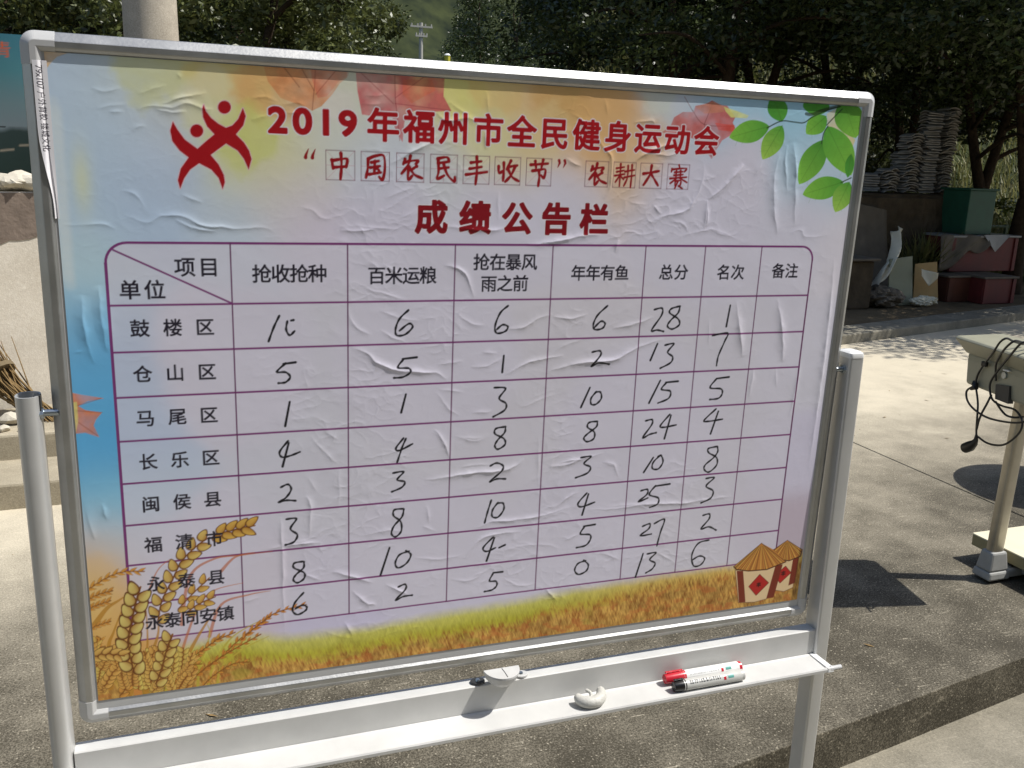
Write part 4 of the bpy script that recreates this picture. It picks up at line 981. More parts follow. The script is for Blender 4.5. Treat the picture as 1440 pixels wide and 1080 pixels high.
g = Geo(); g.tube([(XB1 - 0.006, YE + 0.002, ZL - 0.0012), (XB1 + 0.021, YE + 0.002, ZL - 0.0012)], 0.0038, 12); g.tube([(XB1 - 0.001, YE + 0.002, ZL - 0.0012), (XB1 + 0.004, YE + 0.002, ZL - 0.0012)], 0.0048, 12)
g.build('end_peg', M_CAP, board)
# latch that locks the board to the bar
lx = float(B(7, 0)[0]); zt2 = B(0, -424)[2]
def halfdisc(r, ry, n=18): return [(lx + r * math.cos(a), ry * math.sin(a)) for a in np.linspace(math.pi, 2 * math.pi, n)]
g = Geo(); hd = halfdisc(0.0275, 0.030)
lev = [(1.0, zt2 - 0.001), (1.0, zt2 - 0.0045), (0.86, zt2 - 0.014), (0.62, ZB + 0.0012)]
n = len(hd); v = []
for s_, z in lev: v += [(lx + (x - lx) * s_, -0.0035 + y * s_, z) for x, y in hd]
f = [(i * n + k, i * n + (k + 1) % n, (i + 1) * n + (k + 1) % n, (i + 1) * n + k) for i in range(3) for k in range(n)] + [tuple(range(n)), tuple(range(3 * n, 4 * n))[::-1]]
latch = g.add(v, f).build('latch', M_CAP, board, bevel=0.0006)
g = Geo(); g.prism([(lx + 0.0012 * math.sin(t * 2), -0.006 - 0.024 * t) for t in np.linspace(0, 1, 5)] + [(lx + 0.001 + 0.0012 * math.sin(t * 2), -0.006 - 0.024 * t) for t in np.linspace(1, 0, 5)], lambda p, k: (p[0], p[1], zt2 - 0.0012 + 0.0006 * k))
g.build('latch_slot', M_DARK, latch)
for sg in (-1, 1):
    g = Geo(); cx_ = lx + sg * 0.034
    g.prism([(cx_ + 0.011 * math.cos(a), 0.0025 + 0.009 * math.sin(a)) for a in np.linspace(0, 2 * math.pi, 20, endpoint=False)], lambda p, k: (p[0], p[1], ZB + 0.0004 + 0.0035 * k))
    g.build('latch_lug', M_DARK if sg < 0 else M_CAP, latch, bevel=0.0008)
    g = Geo(); g.tube([(cx_, 0.0025, ZB + 0.003), (cx_, 0.0025, ZB + 0.0058)], [0.0042, 0.003], 12); g.build('screw', M_STEEL, latch)

# ---- things lying on the pen ledge
def pen(name, a, b, r, cap_m, plug_m, label, cap_len=0.028, band=None):
    a = np.array(a); b = np.array(b); L_ = np.linalg.norm(b - a); d = (b - a) / L_
    e = empty(name, a + np.array([0, 0, -r]), label, 'marker pen')
    pt = lambda t: a + d * t
    g = Geo(); g.tube([pt(cap_len - 0.004), pt(cap_len - 0.0035), pt(L_ - 0.007), pt(L_ - 0.006)], [r * 0.9, r * 0.97, r, r * 0.95], 28); body = g.build('barrel', M_WHITE if cap_m is M_RED else M_PENG, e)
    for p in body.data.polygons: p.use_smooth = len(p.vertices) == 4
    g = Geo(); g.tube([pt(0), pt(0.0004), pt(0.003), pt(cap_len - 0.001), pt(cap_len)], [r * 0.6, r * 0.78, r * 0.84, r * 0.98, r * 0.98], 28)
    cp = g.build('cap', cap_m, e)
    for p in cp.data.polygons: p.use_smooth = len(p.vertices) == 4
    g = Geo(); g.box(tuple(pt(cap_len * 0.5) + np.array([0, 0.3 * r, r * 1.0])), (cap_len * 0.85, 0.004, 0.0022), Matrix.Rotation(math.atan2(d[1], d[0]), 3, 'Z')); g.build('clip', cap_m, cp, bevel=0.0006)
    g = Geo(); g.tube([pt(L_ - 0.0062), pt(L_ - 0.001), pt(L_)], [r * 0.93, r * 0.93, r * 0.8], 28); g.build('end_plug', plug_m, e)
    # printed band: small dark and coloured marks on the barrel
    up = np.array([0, 0, 1.0]); side = np.cross(up, d); side /= np.linalg.norm(side)
    rr = random.Random(5 if cap_m is M_RED else 8)
    def patch(name_, t0, t1, a0, a1, m_):
        g = Geo(); n_ = 6
        vs = []
        for t in (t0, t1):
            for k in range(n_ + 1):
                th = math.radians(a0 + (a1 - a0) * k / n_)
                vs.append(pt(t) + (side * -math.sin(th) + up * math.cos(th)) * (r * 1.004 + 0.00012))
        g.add(vs, [(k, k + 1, n_ + 2 + k, n_ + 1 + k) for k in range(n_)]); return g
    gg = Geo()
    t = cap_len + 0.006
    while t < L_ - 0.045:
        w_ = rr.uniform(0.0015, 0.004)
        for a0 in ((20, 38), (44, 58)):
            p_ = patch('', t, t + w_ * rr.uniform(0.5, 1), a0[0] + rr.uniform(0, 6), a0[1], None); gg.add(p_.v, p_.f)
        t += w_ + rr.uniform(0.0008, 0.002)
    gg.build('printing', M_DARK if cap_m is not M_RED else M_CAP, body)
    patch('', L_ - 0.040, L_ - 0.036, 20, 75, None).build('red_mark', M_RED, body)
    patch('', L_ - 0.032, L_ - 0.022, 30, 65, None).build('teal_mark', M_TEAL, body)
    return e
M_RED = mat('red_plastic', (0.52, 0.02, 0.035), 0.25, 0, 0.15, 60)
M_BLACK = mat('black_plastic', (0.012, 0.012, 0.013), 0.22, 0, 0.2, 60)
M_PENG = mat('pale_grey_plastic', (0.50, 0.50, 0.47), 0.32, 0, 0.12, 60)
M_HOOK = mat('yellowed_plastic', (0.56, 0.55, 0.50), 0.5, 0, 0.2, 90, bump=0.15, bscale=250)
M_TEAL = mat('teal_print', (0.10, 0.32, 0.28), 0.4, 0, 0.1, 60)
RP = 0.0092
pen('marker_pen', (0.2800, -0.0405, ZL + RP), (0.4060, -0.0410, ZL + RP), RP, M_BLACK, M_PENG, 'black capped marker pen with grey barrel lying at the front of the pen tray', 0.020)
pen('marker_pen', (0.2755, -0.0188, ZL + RP + 0.0012), (0.4140, -0.0205, ZL + RP + 0.0012), RP, M_RED, M_RED, 'red capped marker pen with white barrel lying behind the black one on the tray', 0.036)
# bent white plastic hook
hk = empty('plastic_hook', (0.146, -0.036, ZL + 0.0006), 'small bent white plastic hook lying loose on the pen tray', 'plastic hook')
zz = ZL + 0.0095
g = Geo(); pth = smoothpath([(0.1245, -0.024, zz + 0.001), (0.1250, -0.033, zz), (0.133, -0.041, zz), (0.146, -0.0425, zz), (0.157, -0.037, zz + 0.001), (0.1625, -0.027, zz + 0.003), (0.1625, -0.020, zz + 0.0045)], 6)
nn_ = len(pth); rad = [0.0042 + 0.0050 * math.sin(math.pi * min(1, (i + 3) / (nn_ + 4))) ** 0.8 for i in range(nn_)]
g.tube(pth, rad, 18); g.build('hook_body', M_HOOK, hk, smooth=True)
g = Geo(); g.tube(smoothpath([(0.142, -0.036, zz + 0.002), (0.1435, -0.029, zz + 0.007), (0.139, -0.022, zz + 0.008)], 5), [0.0026] * 10 + [0.0021], 10); g.build('hook_tongue', M_HOOK, hk, smooth=True)

# ================================================================== ground
SL, SI = 0.1626, 0.445          # front edge of the upper slab: y = SL * x + SI
M_SLAB = concrete('weathered_slab', srgb(194, 184, 162), srgb(58, 53, 41), (SL, SI, 0.45, 3.4, 0.10))
M_LOW = concrete('lower_concrete', srgb(152, 145, 128), srgb(80, 76, 64))
M_KERB = concrete('kerb_concrete', srgb(150, 144, 128), srgb(76, 73, 64))
M_DIRT = mat('bare_earth', srgb(120, 106, 84), 0.95, 0, 0.45, 2.5, bump=0.6, bscale=18, spec=0.1)
g = Geo(); g.add([(-900, -900, ZLOW), (900, -900, ZLOW), (900, 900, ZLOW), (-900, 900, ZLOW)], [(0, 1, 2, 3)])
tag(g.build('ground', M_LOW), kind='structure')
XJ = 3.12
def slab(xa, xb, yb_a, yb_b):
    n = 60; g = Geo(); fr = []
    for k in range(n + 1):
        x = xa + (xb - xa) * k / n
        fr.append((x, SL * x + SI + 0.010 * (fbm(np.array(x * 3.0), np.array(0.3), 5) - 0.5)))
    poly = fr + [(xb, yb_b), (xa, yb_a)]
    g.prism(poly, lambda p, k: (p[0], p[1], (ZLOW - 0.05) if k == 0 else 0.0))
    o = g.build('pavement', M_SLAB, bevel=0.0035); return tag(o, kind='structure')
slab(-9.0, XJ - 0.004, 5.0, 4.88)
slab(XJ + 0.004, 16.0, 4.88, 8.28)
# kerb and shaded yard
kp = lambda x: 4.06 + 0.264 * x
g = Geo(); g.prism([(-1.0, kp(-1.0)), (16, kp(16)), (16, kp(16) + 0.34), (-1.0, kp(-1.0) + 0.34)], lambda p, k: (p[0], p[1], -0.1 if k == 0 else 0.085))
tag(g.build('kerb', M_KERB, bevel=0.012), kind='structure')
g = Geo()
def yard(u, v):
    x = -6 + 34 * u; y = max(kp(x), 3.4) + 0.30 + (13.5 - 0) * v
    return (x, y, 0.055 + 0.10 * (fbm(np.array(x * 0.8), np.array(y * 0.8), 15) - 0.45) * min(1, v * 8) + 0.02 * v)
g.grid(yard, 120, 60)
tag(g.build('yard', M_DIRT, smooth=True), kind='structure')

# ================================================================== platform scale
M_SC_BODY = mat('scale_housing', srgb(150, 148, 128), 0.45, 0.0, 0.12, 14)
M_SC_STEEL = mat('scale_column_steel', (0.42, 0.39, 0.32), 0.34, 0.75, 0.25, 9)
M_SC_PAN = mat('scale_pan', srgb(222, 214, 186), 0.45, 0.0, 0.10, 10)
M_SC_PANS = mat('scale_pan_side', srgb(150, 140, 104), 0.6, 0.0, 0.25, 14)
M_SC_SHOE = mat('scale_grey_shoe', srgb(150, 150, 146), 0.5, 0.0, 0.15, 30)
M_RUBBER = mat('black_cable', (0.012, 0.011, 0.010), 0.45, 0, 0.2, 60)
sx_, sy_ = 2.432, 1.265
scale = empty('platform_scale', (sx_, sy_, 0), 'grey electronic platform scale with a black power cord looped over its display head', 'platform scale')
g = Geo()
g.prism([(sx_ + 0.028 * math.copysign(abs(math.cos(t)) ** 0.5, math.cos(t)), sy_ + 0.021 * math.copysign(abs(math.sin(t)) ** 0.5, math.sin(t))) for t in np.linspace(0, 2 * math.pi, 28, endpoint=False)],
        lambda p, k: (p[0] + 0.02 * k, p[1], 0.09 if k == 0 else 0.735))
o = g.build('column', M_SC_STEEL, scale)
for p in o.data.polygons: p.use_smooth = abs(p.normal.z) < 0.5
g = Geo()
for z0, z1, w0, w1, d0, d1 in ((0.012, 0.045, 0.052, 0.048, 0.044, 0.040), (0.045, 0.120, 0.046, 0.036, 0.036, 0.028)):
    g.add([(sx_ + a * (w0 if k == 0 else w1), sy_ + b * (d0 if k == 0 else d1), z0 if k == 0 else z1) for k in (0, 1) for a, b in ((-1, -1), (1, -1), (1, 1), (-1, 1))],
          [(0, 3, 2, 1), (4, 5, 6, 7), (0, 1, 5, 4), (1, 2, 6, 5), (2, 3, 7, 6), (3, 0, 4, 7)])
g.box((sx_ + 0.09, sy_, 0.030), (0.14, 0.075, 0.034))
g.build('column_shoe', M_SC_SHOE, scale, bevel=0.008)
g = Geo(); g.tube([(sx_ + 0.075, sy_ - 0.006, 0.046), (sx_ + 0.075, sy_ - 0.006, 0.053)], 0.013, 14); g.build('shoe_bolt', M_STEEL, scale)
# base frame and pan
px0, px1, py0, py1 = 2.505, 2.925, 1.02, 1.44
g = Geo()
for y in (py0 + 0.05, py1 - 0.06): g.box(((px0 + px1) / 2 + 0.02, y, 0.035), (px1 - px0 - 0.02, 0.04, 0.03))
for x in (px0 + 0.06, px1 - 0.04): g.box((x, (py0 + py1) / 2, 0.037), (0.04, py1 - py0 - 0.06, 0.028))
g.build('base_frame', M_SC_SHOE, scale, bevel=0.004)
for x in (px0 + 0.07, px1 - 0.05):
    for y in (py0 + 0.05, py1 - 0.06):
        g = Geo(); g.tube([(x, y, 0), (x, y, 0.024)], [0.02, 0.017], 12); g.build('foot', M_RUBBER, scale)
def rrect(x0, x1, y0, y1, r, n=5):
    return arc(x1 - r, y1 - r, r, 0, 90, n) + arc(x0 + r, y1 - r, r, 90, 180, n) + arc(x0 + r, y0 + r, r, 180, 270, n) + arc(x1 - r, y0 + r, r, 270, 360, n)
g = Geo(); g.prism(rrect(px0, px1, py0, py1, 0.006), lambda p, k: (p[0], p[1], 0.060 if k == 0 else 0.104)); g.build('pan_skirt', M_SC_PANS, scale, bevel=0.002)
g = Geo(); g.prism(rrect(px0 - 0.001, px1 + 0.001, py0 - 0.001, py1 + 0.001, 0.006), lambda p, k: (p[0], p[1], 0.1042 if k == 0 else 0.110)); g.build('weighing_pan', M_SC_PAN, scale, bevel=0.002)
# display head: profile in x-z, swept along y, turned a little
HA = math.radians(-12); HC = np.array([2.435, 1.225])
def hd_(x, y, z):
    dx, dy = x * math.cos(HA) - y * math.sin(HA), x * math.sin(HA) + y * math.cos(HA)
    return (HC[0] + dx, HC[1] + dy, z)
Y0h, Y1h = -0.21, 0.165
prof = [(-0.150, 0.742), (-0.158, 0.836), (-0.158, 0.866), (0.02, 0.880), (0.085, 0.800), (0.085, 0.742)]
g = Geo(); g.prism(prof, lambda p, k: hd_(p[0], Y0h if k == 0 else Y1h, p[1] - 0.012 * 0)); head = g.build('display_head', M_SC_BODY, scale, bevel=0.012, seg=3)
lid = [(-0.160, 0.860), (-0.214, 0.916), (-0.205, 0.924), (-0.02, 0.932), (0.10, 0.815), (0.088, 0.800), (0.02, 0.876)]
g = Geo(); g.prism(lid, lambda p, k: hd_(p[0], (Y0h - 0.006) if k == 0 else Y1h + 0.006, p[1])); g.build('hood', M_SC_BODY, head, bevel=0.003)
g = Geo(); g.prism([(0.0, 0.9165), (0.075, 0.8435), (0.076, 0.8445), (0.001, 0.9175)], lambda p, k: hd_(p[0] + 0.004, -0.15 if k == 0 else 0.10, p[1] + 0.0005)); g.build('display_window', M_DARK, head)
# rear fittings
nface = np.array([-math.cos(HA), -math.sin(HA), 0.0]); pface = np.array(hd_(-0.152, 0, 0.79))
def fp(cx, cy, off=0.0):
    """point on the rear face from the enlarged view of the head"""
    p = onplane(1330 + cx / 5.14, 450 + cy / 5.14, pface + nface * off, nface)
    return p
a_ = fp(360, 465, 0.010); b_ = fp(460, 480, 0.010); c_ = fp(448, 606, 0.010); d_ = fp(355, 570, 0.010)
g = Geo(); q = [a_, b_, c_, d_]; g.add(q + [x - nface * 0.02 for x in q], [(0, 1, 2, 3), (7, 6, 5, 4)] + [(i, 4 + i, 4 + (i + 1) % 4, (i + 1) % 4) for i in range(4)]); g.build('rating_plate', M_DARK, head)
k0 = fp(440, 400); g = Geo(); g.tube([k0 + nface * -0.01, k0 + nface * 0.012], 0.012, 16); g.build('knob', M_STEEL, head)
g = Geo(); k1 = fp(455, 385, 0.006); g.box(tuple(k1 + nface * 0.008 + np.array([0, 0, 0.010])), (0.012, 0.028, 0.006)); g.build('seal', M_WHITE, head, bevel=0.002)
# power cord: lapped over the hood, hanging loops, plug
def cordpath(pts, off=0.016): return smoothpath([fp(x, y, off) if len(s_) == 2 else fp(x, y, s_[2]) for s_ in pts for x, y in [s_[:2]]], 6)
cord = empty('power_cord', scale.location); cord.parent = scale; cord.location = (0, 0, 0)
CO = Geo()
for pts in ([(560, 175, -0.04), (490, 155, 0.02), (440, 133, 0.062), (395, 158, 0.068), (355, 215, 0.064), (300, 290, 0.03), (270, 330, 0.018), (230, 400, 0.012), (214, 470, 0.014)],
            [(600, 180, -0.03), (530, 155, 0.04), (490, 155, 0.064), (430, 205, 0.068), (385, 270, 0.045), (362, 330, 0.02), (362, 440, 0.012)],
            [(640, 190, -0.03), (580, 160, 0.05), (535, 178, 0.066), (480, 240, 0.066), (430, 300, 0.04), (345, 410, 0.014), (318, 480, 0.014), (330, 560, 0.016), (365, 600, 0.016), (420, 625, 0.018), (500, 650, 0.02), (550, 720, 0.025), (545, 790, 0.03), (500, 850, 0.03), (430, 898, 0.03), (360, 905, 0.03), (290, 885, 0.03), (235, 845, 0.03)],
            [(214, 475, 0.016), (165, 498, 0.02), (148, 530, 0.024), (160, 590, 0.028), (210, 650, 0.03), (300, 705, 0.03), (420, 735, 0.03), (530, 742, 0.03), (620, 720, 0.02)],
            [(220, 500, 0.016), (232, 600, 0.024), (227, 700, 0.03), (221, 790, 0.033), (222, 850, 0.034)],
            [(330, 540, 0.016), (295, 610, 0.024), (262, 670, 0.03), (238, 730, 0.034), (224, 790, 0.034)],
            [(360, 590, 0.014), (400, 650, 0.02), (440, 690, 0.02), (500, 705, 0.01), (560, 700, -0.02)]):
    p_ = cordpath(pts); CO.tube(p_, 0.0038, 8)
cm = CO.build('cord', M_RUBBER, scale, smooth=True)
bpy.data.objects.remove(cord)
cm.name = 'power_cord'
g = Geo(); p0 = fp(208, 440, 0.010); p1 = fp(215, 485, 0.012); p2 = fp(180, 497, 0.016); g.tube([p0, fp(210, 465, 0.012), p1, p2], [0.006, 0.012, 0.012, 0.006], 12); g.build('cord_socket', M_RUBBER, cm, smooth=True)
g = Geo(); p0 = fp(222, 830, 0.034); g.tube([p0, fp(218, 865, 0.034), fp(205, 890, 0.034), fp(175, 912, 0.034), fp(140, 925, 0.034)], [0.0045, 0.008, 0.013, 0.0195, 0.019], 14)
plug = g.build('plug', M_RUBBER, cm, smooth=True)
g = Geo()
for dy in (-22, 14): g.tube([fp(150, 918 + dy, 0.034), fp(118, 930 + dy, 0.034)], 0.0024, 8)
g.build('plug_pin', M_STEEL, plug)
g = Geo(); p0 = fp(282, 318, 0.022); g.box(tuple(p0), (0.014, 0.022, 0.018)); g.build('cord_tie', M_RUBBER, cm, bevel=0.003)

# ================================================================== left side: wall, banner, steps, broom, pole
M_WALL = concrete('rendered_wall', srgb(226, 218, 202), srgb(190, 180, 162), fine=60)
M_RUB = mat('broken_stone', srgb(206, 198, 180), 0.85, 0, 0.35, 9, bump=0.5, bscale=30, spec=0.2)
M_STEPC = concrete('step_concrete', srgb(172, 162, 140), srgb(104, 96, 80))
M_STRAW = mat('dry_twigs', srgb(140, 116, 78), 0.85, 0, 0.5, 40, spec=0.15)
WY = 4.0
wall = empty('low_wall', (-1.4, WY, 0), 'pale rendered concrete wall with a dark ragged damp stain below its top', 'wall')
zt_ = float(at(10, 268, WY)[2])
def wallface(x, z): return WY - 0.09 + 0.006 * (fbm(np.array(x * 4.0), np.array(z * 4.0), 91) - 0.5)
wyf = lambda x: 0.26 * (min(x, -0.5) + 1.2)
g = Geo(); g.prism([(-4.0, WY - 0.09 + wyf(-4.0)), (-0.62, WY - 0.09 + wyf(-0.62)), (-0.62, WY + 0.11 + wyf(-0.62)), (-4.0, WY + 0.11 + wyf(-4.0))], lambda p, k: (p[0], p[1], -0.05 if k == 0 else zt_)); g.build('wall_body', M_WALL, wall, bevel=0.015)
# old torn paint on the top of the wall: its own skin with a ragged lower edge
M_OLD = mat('old_brown_paint', srgb(132, 118, 106), 0.9, 0, 0.3, 12, bump=0.4, bscale=40, spec=0.2)
top = []; bot = []
for k in range(121):
    x = -4.0 + 3.38 * k / 120
    d = 0.06 + 0.34 * float(fbm(np.array(x * 9.0 + 7), np.array(0.7), 93, 4)) ** 1.2 + 0.10 * float(sstep(0.55, 0.7, fbm(np.array(x * 6.0), np.array(4.2), 95, 3)))
    top.append((x, zt_ - 0.006)); bot.append((x, zt_ - d))
g = Geo()
for k in range(120):
    g.add([(p_[0], WY - 0.0935 + wyf(p_[0]), p_[1]) for p_ in (top[k], top[k + 1], bot[k + 1], bot[k])], [(0, 1, 2, 3)])
g.build('old_paint', M_OLD, wall)
def rock(name, c, size, seed, m, label, cat, group=None, smooth=False):
    bm = bmesh.new(); bmesh.ops.create_icosphere(bm, subdivisions=2, radius=1.0)
    r_ = random.Random(seed); ofs = [Vector((r_.uniform(-1, 1), r_.uniform(-1, 1), r_.uniform(-1, 1))).normalized() for _ in range(9)]; ds = [r_.uniform(0.55, 0.9) for _ in range(9)]
    for v in bm.verts:
        for o_, d_ in zip(ofs, ds):
            k = v.co.dot(o_)
            if k > d_: v.co -= o_ * (k - d_)
        v.co = Vector((v.co.x * size[0], v.co.y * size[1], v.co.z * size[2]))
    me = bpy.data.meshes.new(name); bm.to_mesh(me); bm.free(); me.materials.append(m)
    zmin = min(v.co.z for v in me.vertices)
    o = bpy.data.objects.new(name, me); COL.objects.link(o); o.location = (c[0], c[1], c[2] - zmin); o.rotation_euler = (0, 0, r_.uniform(0, 6))
    return tag(o, label, cat, group)
for k in range(26):
    x = -3.0 + 2.35 * k / 25 + random.uniform(-0.03, 0.03)
    s_ = random.uniform(0.045, 0.09)
    rock('broken_stone', (x, WY - 0.02 + wyf(x) + random.uniform(-0.04, 0.05), zt_ - 0.003), (s_ * 1.6, s_ * 1.2, s_ * 0.62), 40 + k, M_RUB, 'pale broken stone lying on top of the rendered wall below the banner', 'stone', 'stones along the wall top')
for k, (px, sc_k) in enumerate([(4, .06), (16, .05), (27, .075), (38, .06), (47, .05)]):
    q = at(px, 262, WY); rock('broken_stone', (q[0], WY - 0.03 + wyf(q[0]), zt_ - 0.003), (sc_k * 1.7, sc_k, sc_k * 0.75), 140 + k, M_RUB, 'pale broken stone lying on top of the rendered wall below the banner', 'stone', 'stones along the wall top')
# banner behind the wall
M_FRAME = mat('banner_steel', (0.25, 0.26, 0.27), 0.5, 0.5, 0.2, 20)
bnr = empty('banner', (-1.9, WY + 0.35, 0), 'teal printed banner with orange characters standing behind the wall', 'banner')
YB = WY + 0.35
bz1 = float(at(10, 46, YB)[2]); bz0 = float(at(10, 262, YB)[2]) - 0.15
bx0, bx1 = -3.4, float(at(60, 150, YB)[0]) + 0.05
bn_u, bn_v = 380, 200
ba = Art(bx0 * 1000, bz0 * 1000, bn_u, bn_v, (bx1 - bx0) * 1000 / (bn_u - 1))
bn_v = int((bz1 - bz0) * 1000 / ba.gs) + 1
ba = Art(bx0 * 1000, bz0 * 1000, bn_u, bn_v, ba.gs)
tt = (ba.V - bz0 * 1000) / ((bz1 - bz0) * 1000)
bc = np.zeros((bn_v, bn_u, 3))
for (t0, c0), (t1, c1) in zip([(-0.01, (36, 52, 46)), (0.30, (44, 60, 54)), (0.47, (52, 66, 62)), (0.50, (122, 134, 136)), (0.62, (112, 134, 136)), (0.8, (78, 128, 134))], [(0.30, (44, 60, 54)), (0.47, (52, 66, 62)), (0.50, (122, 134, 136)), (0.62, (112, 134, 136)), (0.8, (78, 128, 134)), (1.01, (58, 110, 124))]):
    tw = tt - 0.06 * (fbm(ba.U / 120, ba.V / 160, 7) - 0.5) * (t1 < 0.6)
    m_ = (tw >= t0) & (tw < t1); k = ((tw - t0) / (t1 - t0))[..., None]
    bc = np.where(m_[..., None], np.array(srgb(*c0)) * (1 - k) + np.array(srgb(*c1)) * k, bc)
ba.c = bc
for (px, py), ch, col in (((8, 70), '青', (206, 90, 40)), ((46, 66), '广', (150, 40, 40))):
    q = at(px, py, YB - 0.0015); ba.poly(cjk(ch, (q[0] * 1000 - 14, q[2] * 1000), 78), srgb(*col), 0.8)
for (a0, b0, w0) in ((42, 205, 46), (10, 212, 30)):
    q = at(a0, b0, YB); ba.stroke([(q[0] * 1000 - w0, q[2] * 1000), (q[0] * 1000 + w0, q[2] * 1000 + 8)], 5, srgb(150, 140, 120))
bv = [(u / 1000, YB - 0.0015 + 0.012 * math.sin(u / 130.0) * math.sin(v / 210.0), v / 1000) for u, v in zip(ba.U.ravel(), ba.V.ravel())]
colmesh('banner_sheet', bv, bn_u, bn_v, ba.c, M_PRINT, bnr)
g = Geo()
for x in (bx0, (bx0 + bx1) / 2, bx1 - 0.02): g.box((x, YB + 0.045, (bz1 - 0.02) / 2), (0.035, 0.035, bz1 - 0.02))
for z in (bz0 + 0.04, bz1 - 0.04): g.box(((bx0 + bx1) / 2, YB + 0.022 + 0.06, z), (bx1 - bx0, 0.03, 0.03))
g.build('banner_frame', M_FRAME, bnr)
# steps at the foot of the wall
g = Geo()
g.prism([(-3.4, 2.96), (-0.75, 2.96), (-0.75, 3.91), (-3.4, 3.4)], lambda p, k: (p[0], p[1] + 0.05 * (p[0] + 1.2) * (p[1] < 3.2), -0.02 if k == 0 else 0.115))
tag(g.build('lower_step', M_STEPC, bevel=0.012), kind='structure')
g = Geo()
g.prism([(-3.4, 3.30), (-0.80, 3.30), (-0.80, 3.91), (-3.4, 3.36)], lambda p, k: (p[0], p[1] + 0.05 * (p[0] + 1.2) * (p[1] < 3.6), 0.1 if k == 0 else 0.235))
tag(g.build('upper_step', M_STEPC, bevel=0.012), kind='structure')
for k, (px, py, s_) in enumerate([(18, 596, 0.05), (40, 604, 0.035), (6, 606, 0.03), (30, 585, 0.03)]):
    q = gp(px, py, 0.235); rock('rubble_stone', (min(q[0], -1.15), min(q[1], 3.70), 0.234), (s_ * 1.5, s_, s_ * 0.6), 80 + k, M_RUB, ['flat pale stone on the upper step beside the broom', 'rounded pale stone on the upper step by the left post', 'small stone at the photo edge on the upper step', 'small stone against the wall foot behind the broom'][k], 'stone')
# twig broom leaning on the wall
br = empty('twig_broom', at(66, 625, 3.55), 'bundle of dry twigs leaning against the pale wall above the steps', 'broom')
top_ = at(-40, 470, 3.86); bot_ = at(74, 622, 3.52)
g = Geo(); rb = random.Random(12)
for k in range(110):
    o1 = np.array([rb.gauss(0, 0.050), rb.gauss(0, 0.02), rb.gauss(0, 0.05)]); o2 = np.array([rb.gauss(0, 0.034), rb.gauss(0, 0.02), rb.gauss(0, 0.02)])
    a1 = rb.uniform(-0.35, 0.35)
    p0 = bot_ + o2; p1 = top_ + o1 + (top_ - bot_) * a1
    mid = (p0 + p1) / 2 + np.array([rb.gauss(0, 0.008), rb.gauss(0, 0.008), rb.gauss(0, 0.01)])
    p0[2] = max(p0[2], 0.237); p0[1] = min(p0[1], WY - 0.1 + wyf(p0[0])); p1[1] = min(p1[1], WY - 0.1 + wyf(p1[0]))
    g.tube([p0, mid, p1], [0.0032, 0.0036, 0.0016], 5, cap=False)
g.build('twigs', M_STRAW, br)
g = Geo(); c_ = bot_ * 0.35 + top_ * 0.65; d_ = (top_ - bot_) / np.linalg.norm(top_ - bot_); g.tube([c_ - d_ * 0.012, c_ + d_ * 0.012], 0.075, 16); g.build('binding', mat('twine', srgb(110, 96, 70), 0.9), br)
# concrete pole
M_POLE = concrete('pole_concrete', srgb(196, 186, 168), srgb(128, 120, 106), fine=120)
PYp = 5.6
pl_ = at(171, 25, PYp); pr_ = at(251, 25, PYp)
pxc = (pl_[0] + pr_[0]) / 2; prad = (pr_[0] - pl_[0]) / 2 * 0.975
pole = empty('concrete_pole', (pxc, PYp, -0.05), 'thick round weathered concrete pole rising just behind the board', 'pole')
g = Geo(); g.tube([(pxc, PYp, -0.1), (pxc, PYp, 2.2), (pxc, PYp, 9.0)], [prad * 1.08, prad, prad * 0.7], 40); o = g.build('pole_shaft', M_POLE, pole)
for p in o.data.polygons: p.use_smooth = abs(p.normal.z) < 0.5
g = Geo(); g.box((pxc, PYp - 0.12, 8.3), (1.5, 0.09, 0.09)); g.build('cross_arm', M_FRAME, pole)

# ================================================================== right side: tiles, boxes, debris
M_TILE = mat('grey_roof_tile', srgb(166, 160, 150), 0.85, 0, 0.5, 7, bump=0.5, bscale=50, spec=0.2)
M_BRICK = mat('old_stone_bank', srgb(96, 84, 68), 0.95, 0, 0.5, 5, bump=0.9, bscale=14, spec=0.1)
M_TARP = mat('dusty_brown_tarpaulin', srgb(108, 98, 84), 0.75, 0, 0.35, 5, bump=0.25, bscale=20)
M_GBOX = mat('dark_green_paint', srgb(36, 84, 62), 0.5, 0, 0.3, 7)
M_RBOX = mat('dull_red_paint', srgb(104, 36, 32), 0.6, 0, 0.35, 6)
M_RBOX2 = mat('rust_brown_paint', srgb(98, 52, 32), 0.7, 0, 0.35, 6)
M_PANEL = mat('grey_green_board', srgb(150, 150, 124), 0.7, 0, 0.15, 5)
M_CARD = mat('brown_cardboard', srgb(190, 156, 104), 0.85, 0, 0.15, 8)
M_CRUMP = mat('white_sheeting', srgb(228, 220, 196), 0.6, 0, 0.12, 8)
M_GREYSH = mat('grey_plastic_sheet', srgb(150, 148, 146), 0.45, 0, 0.25, 8)
TY = 8.2
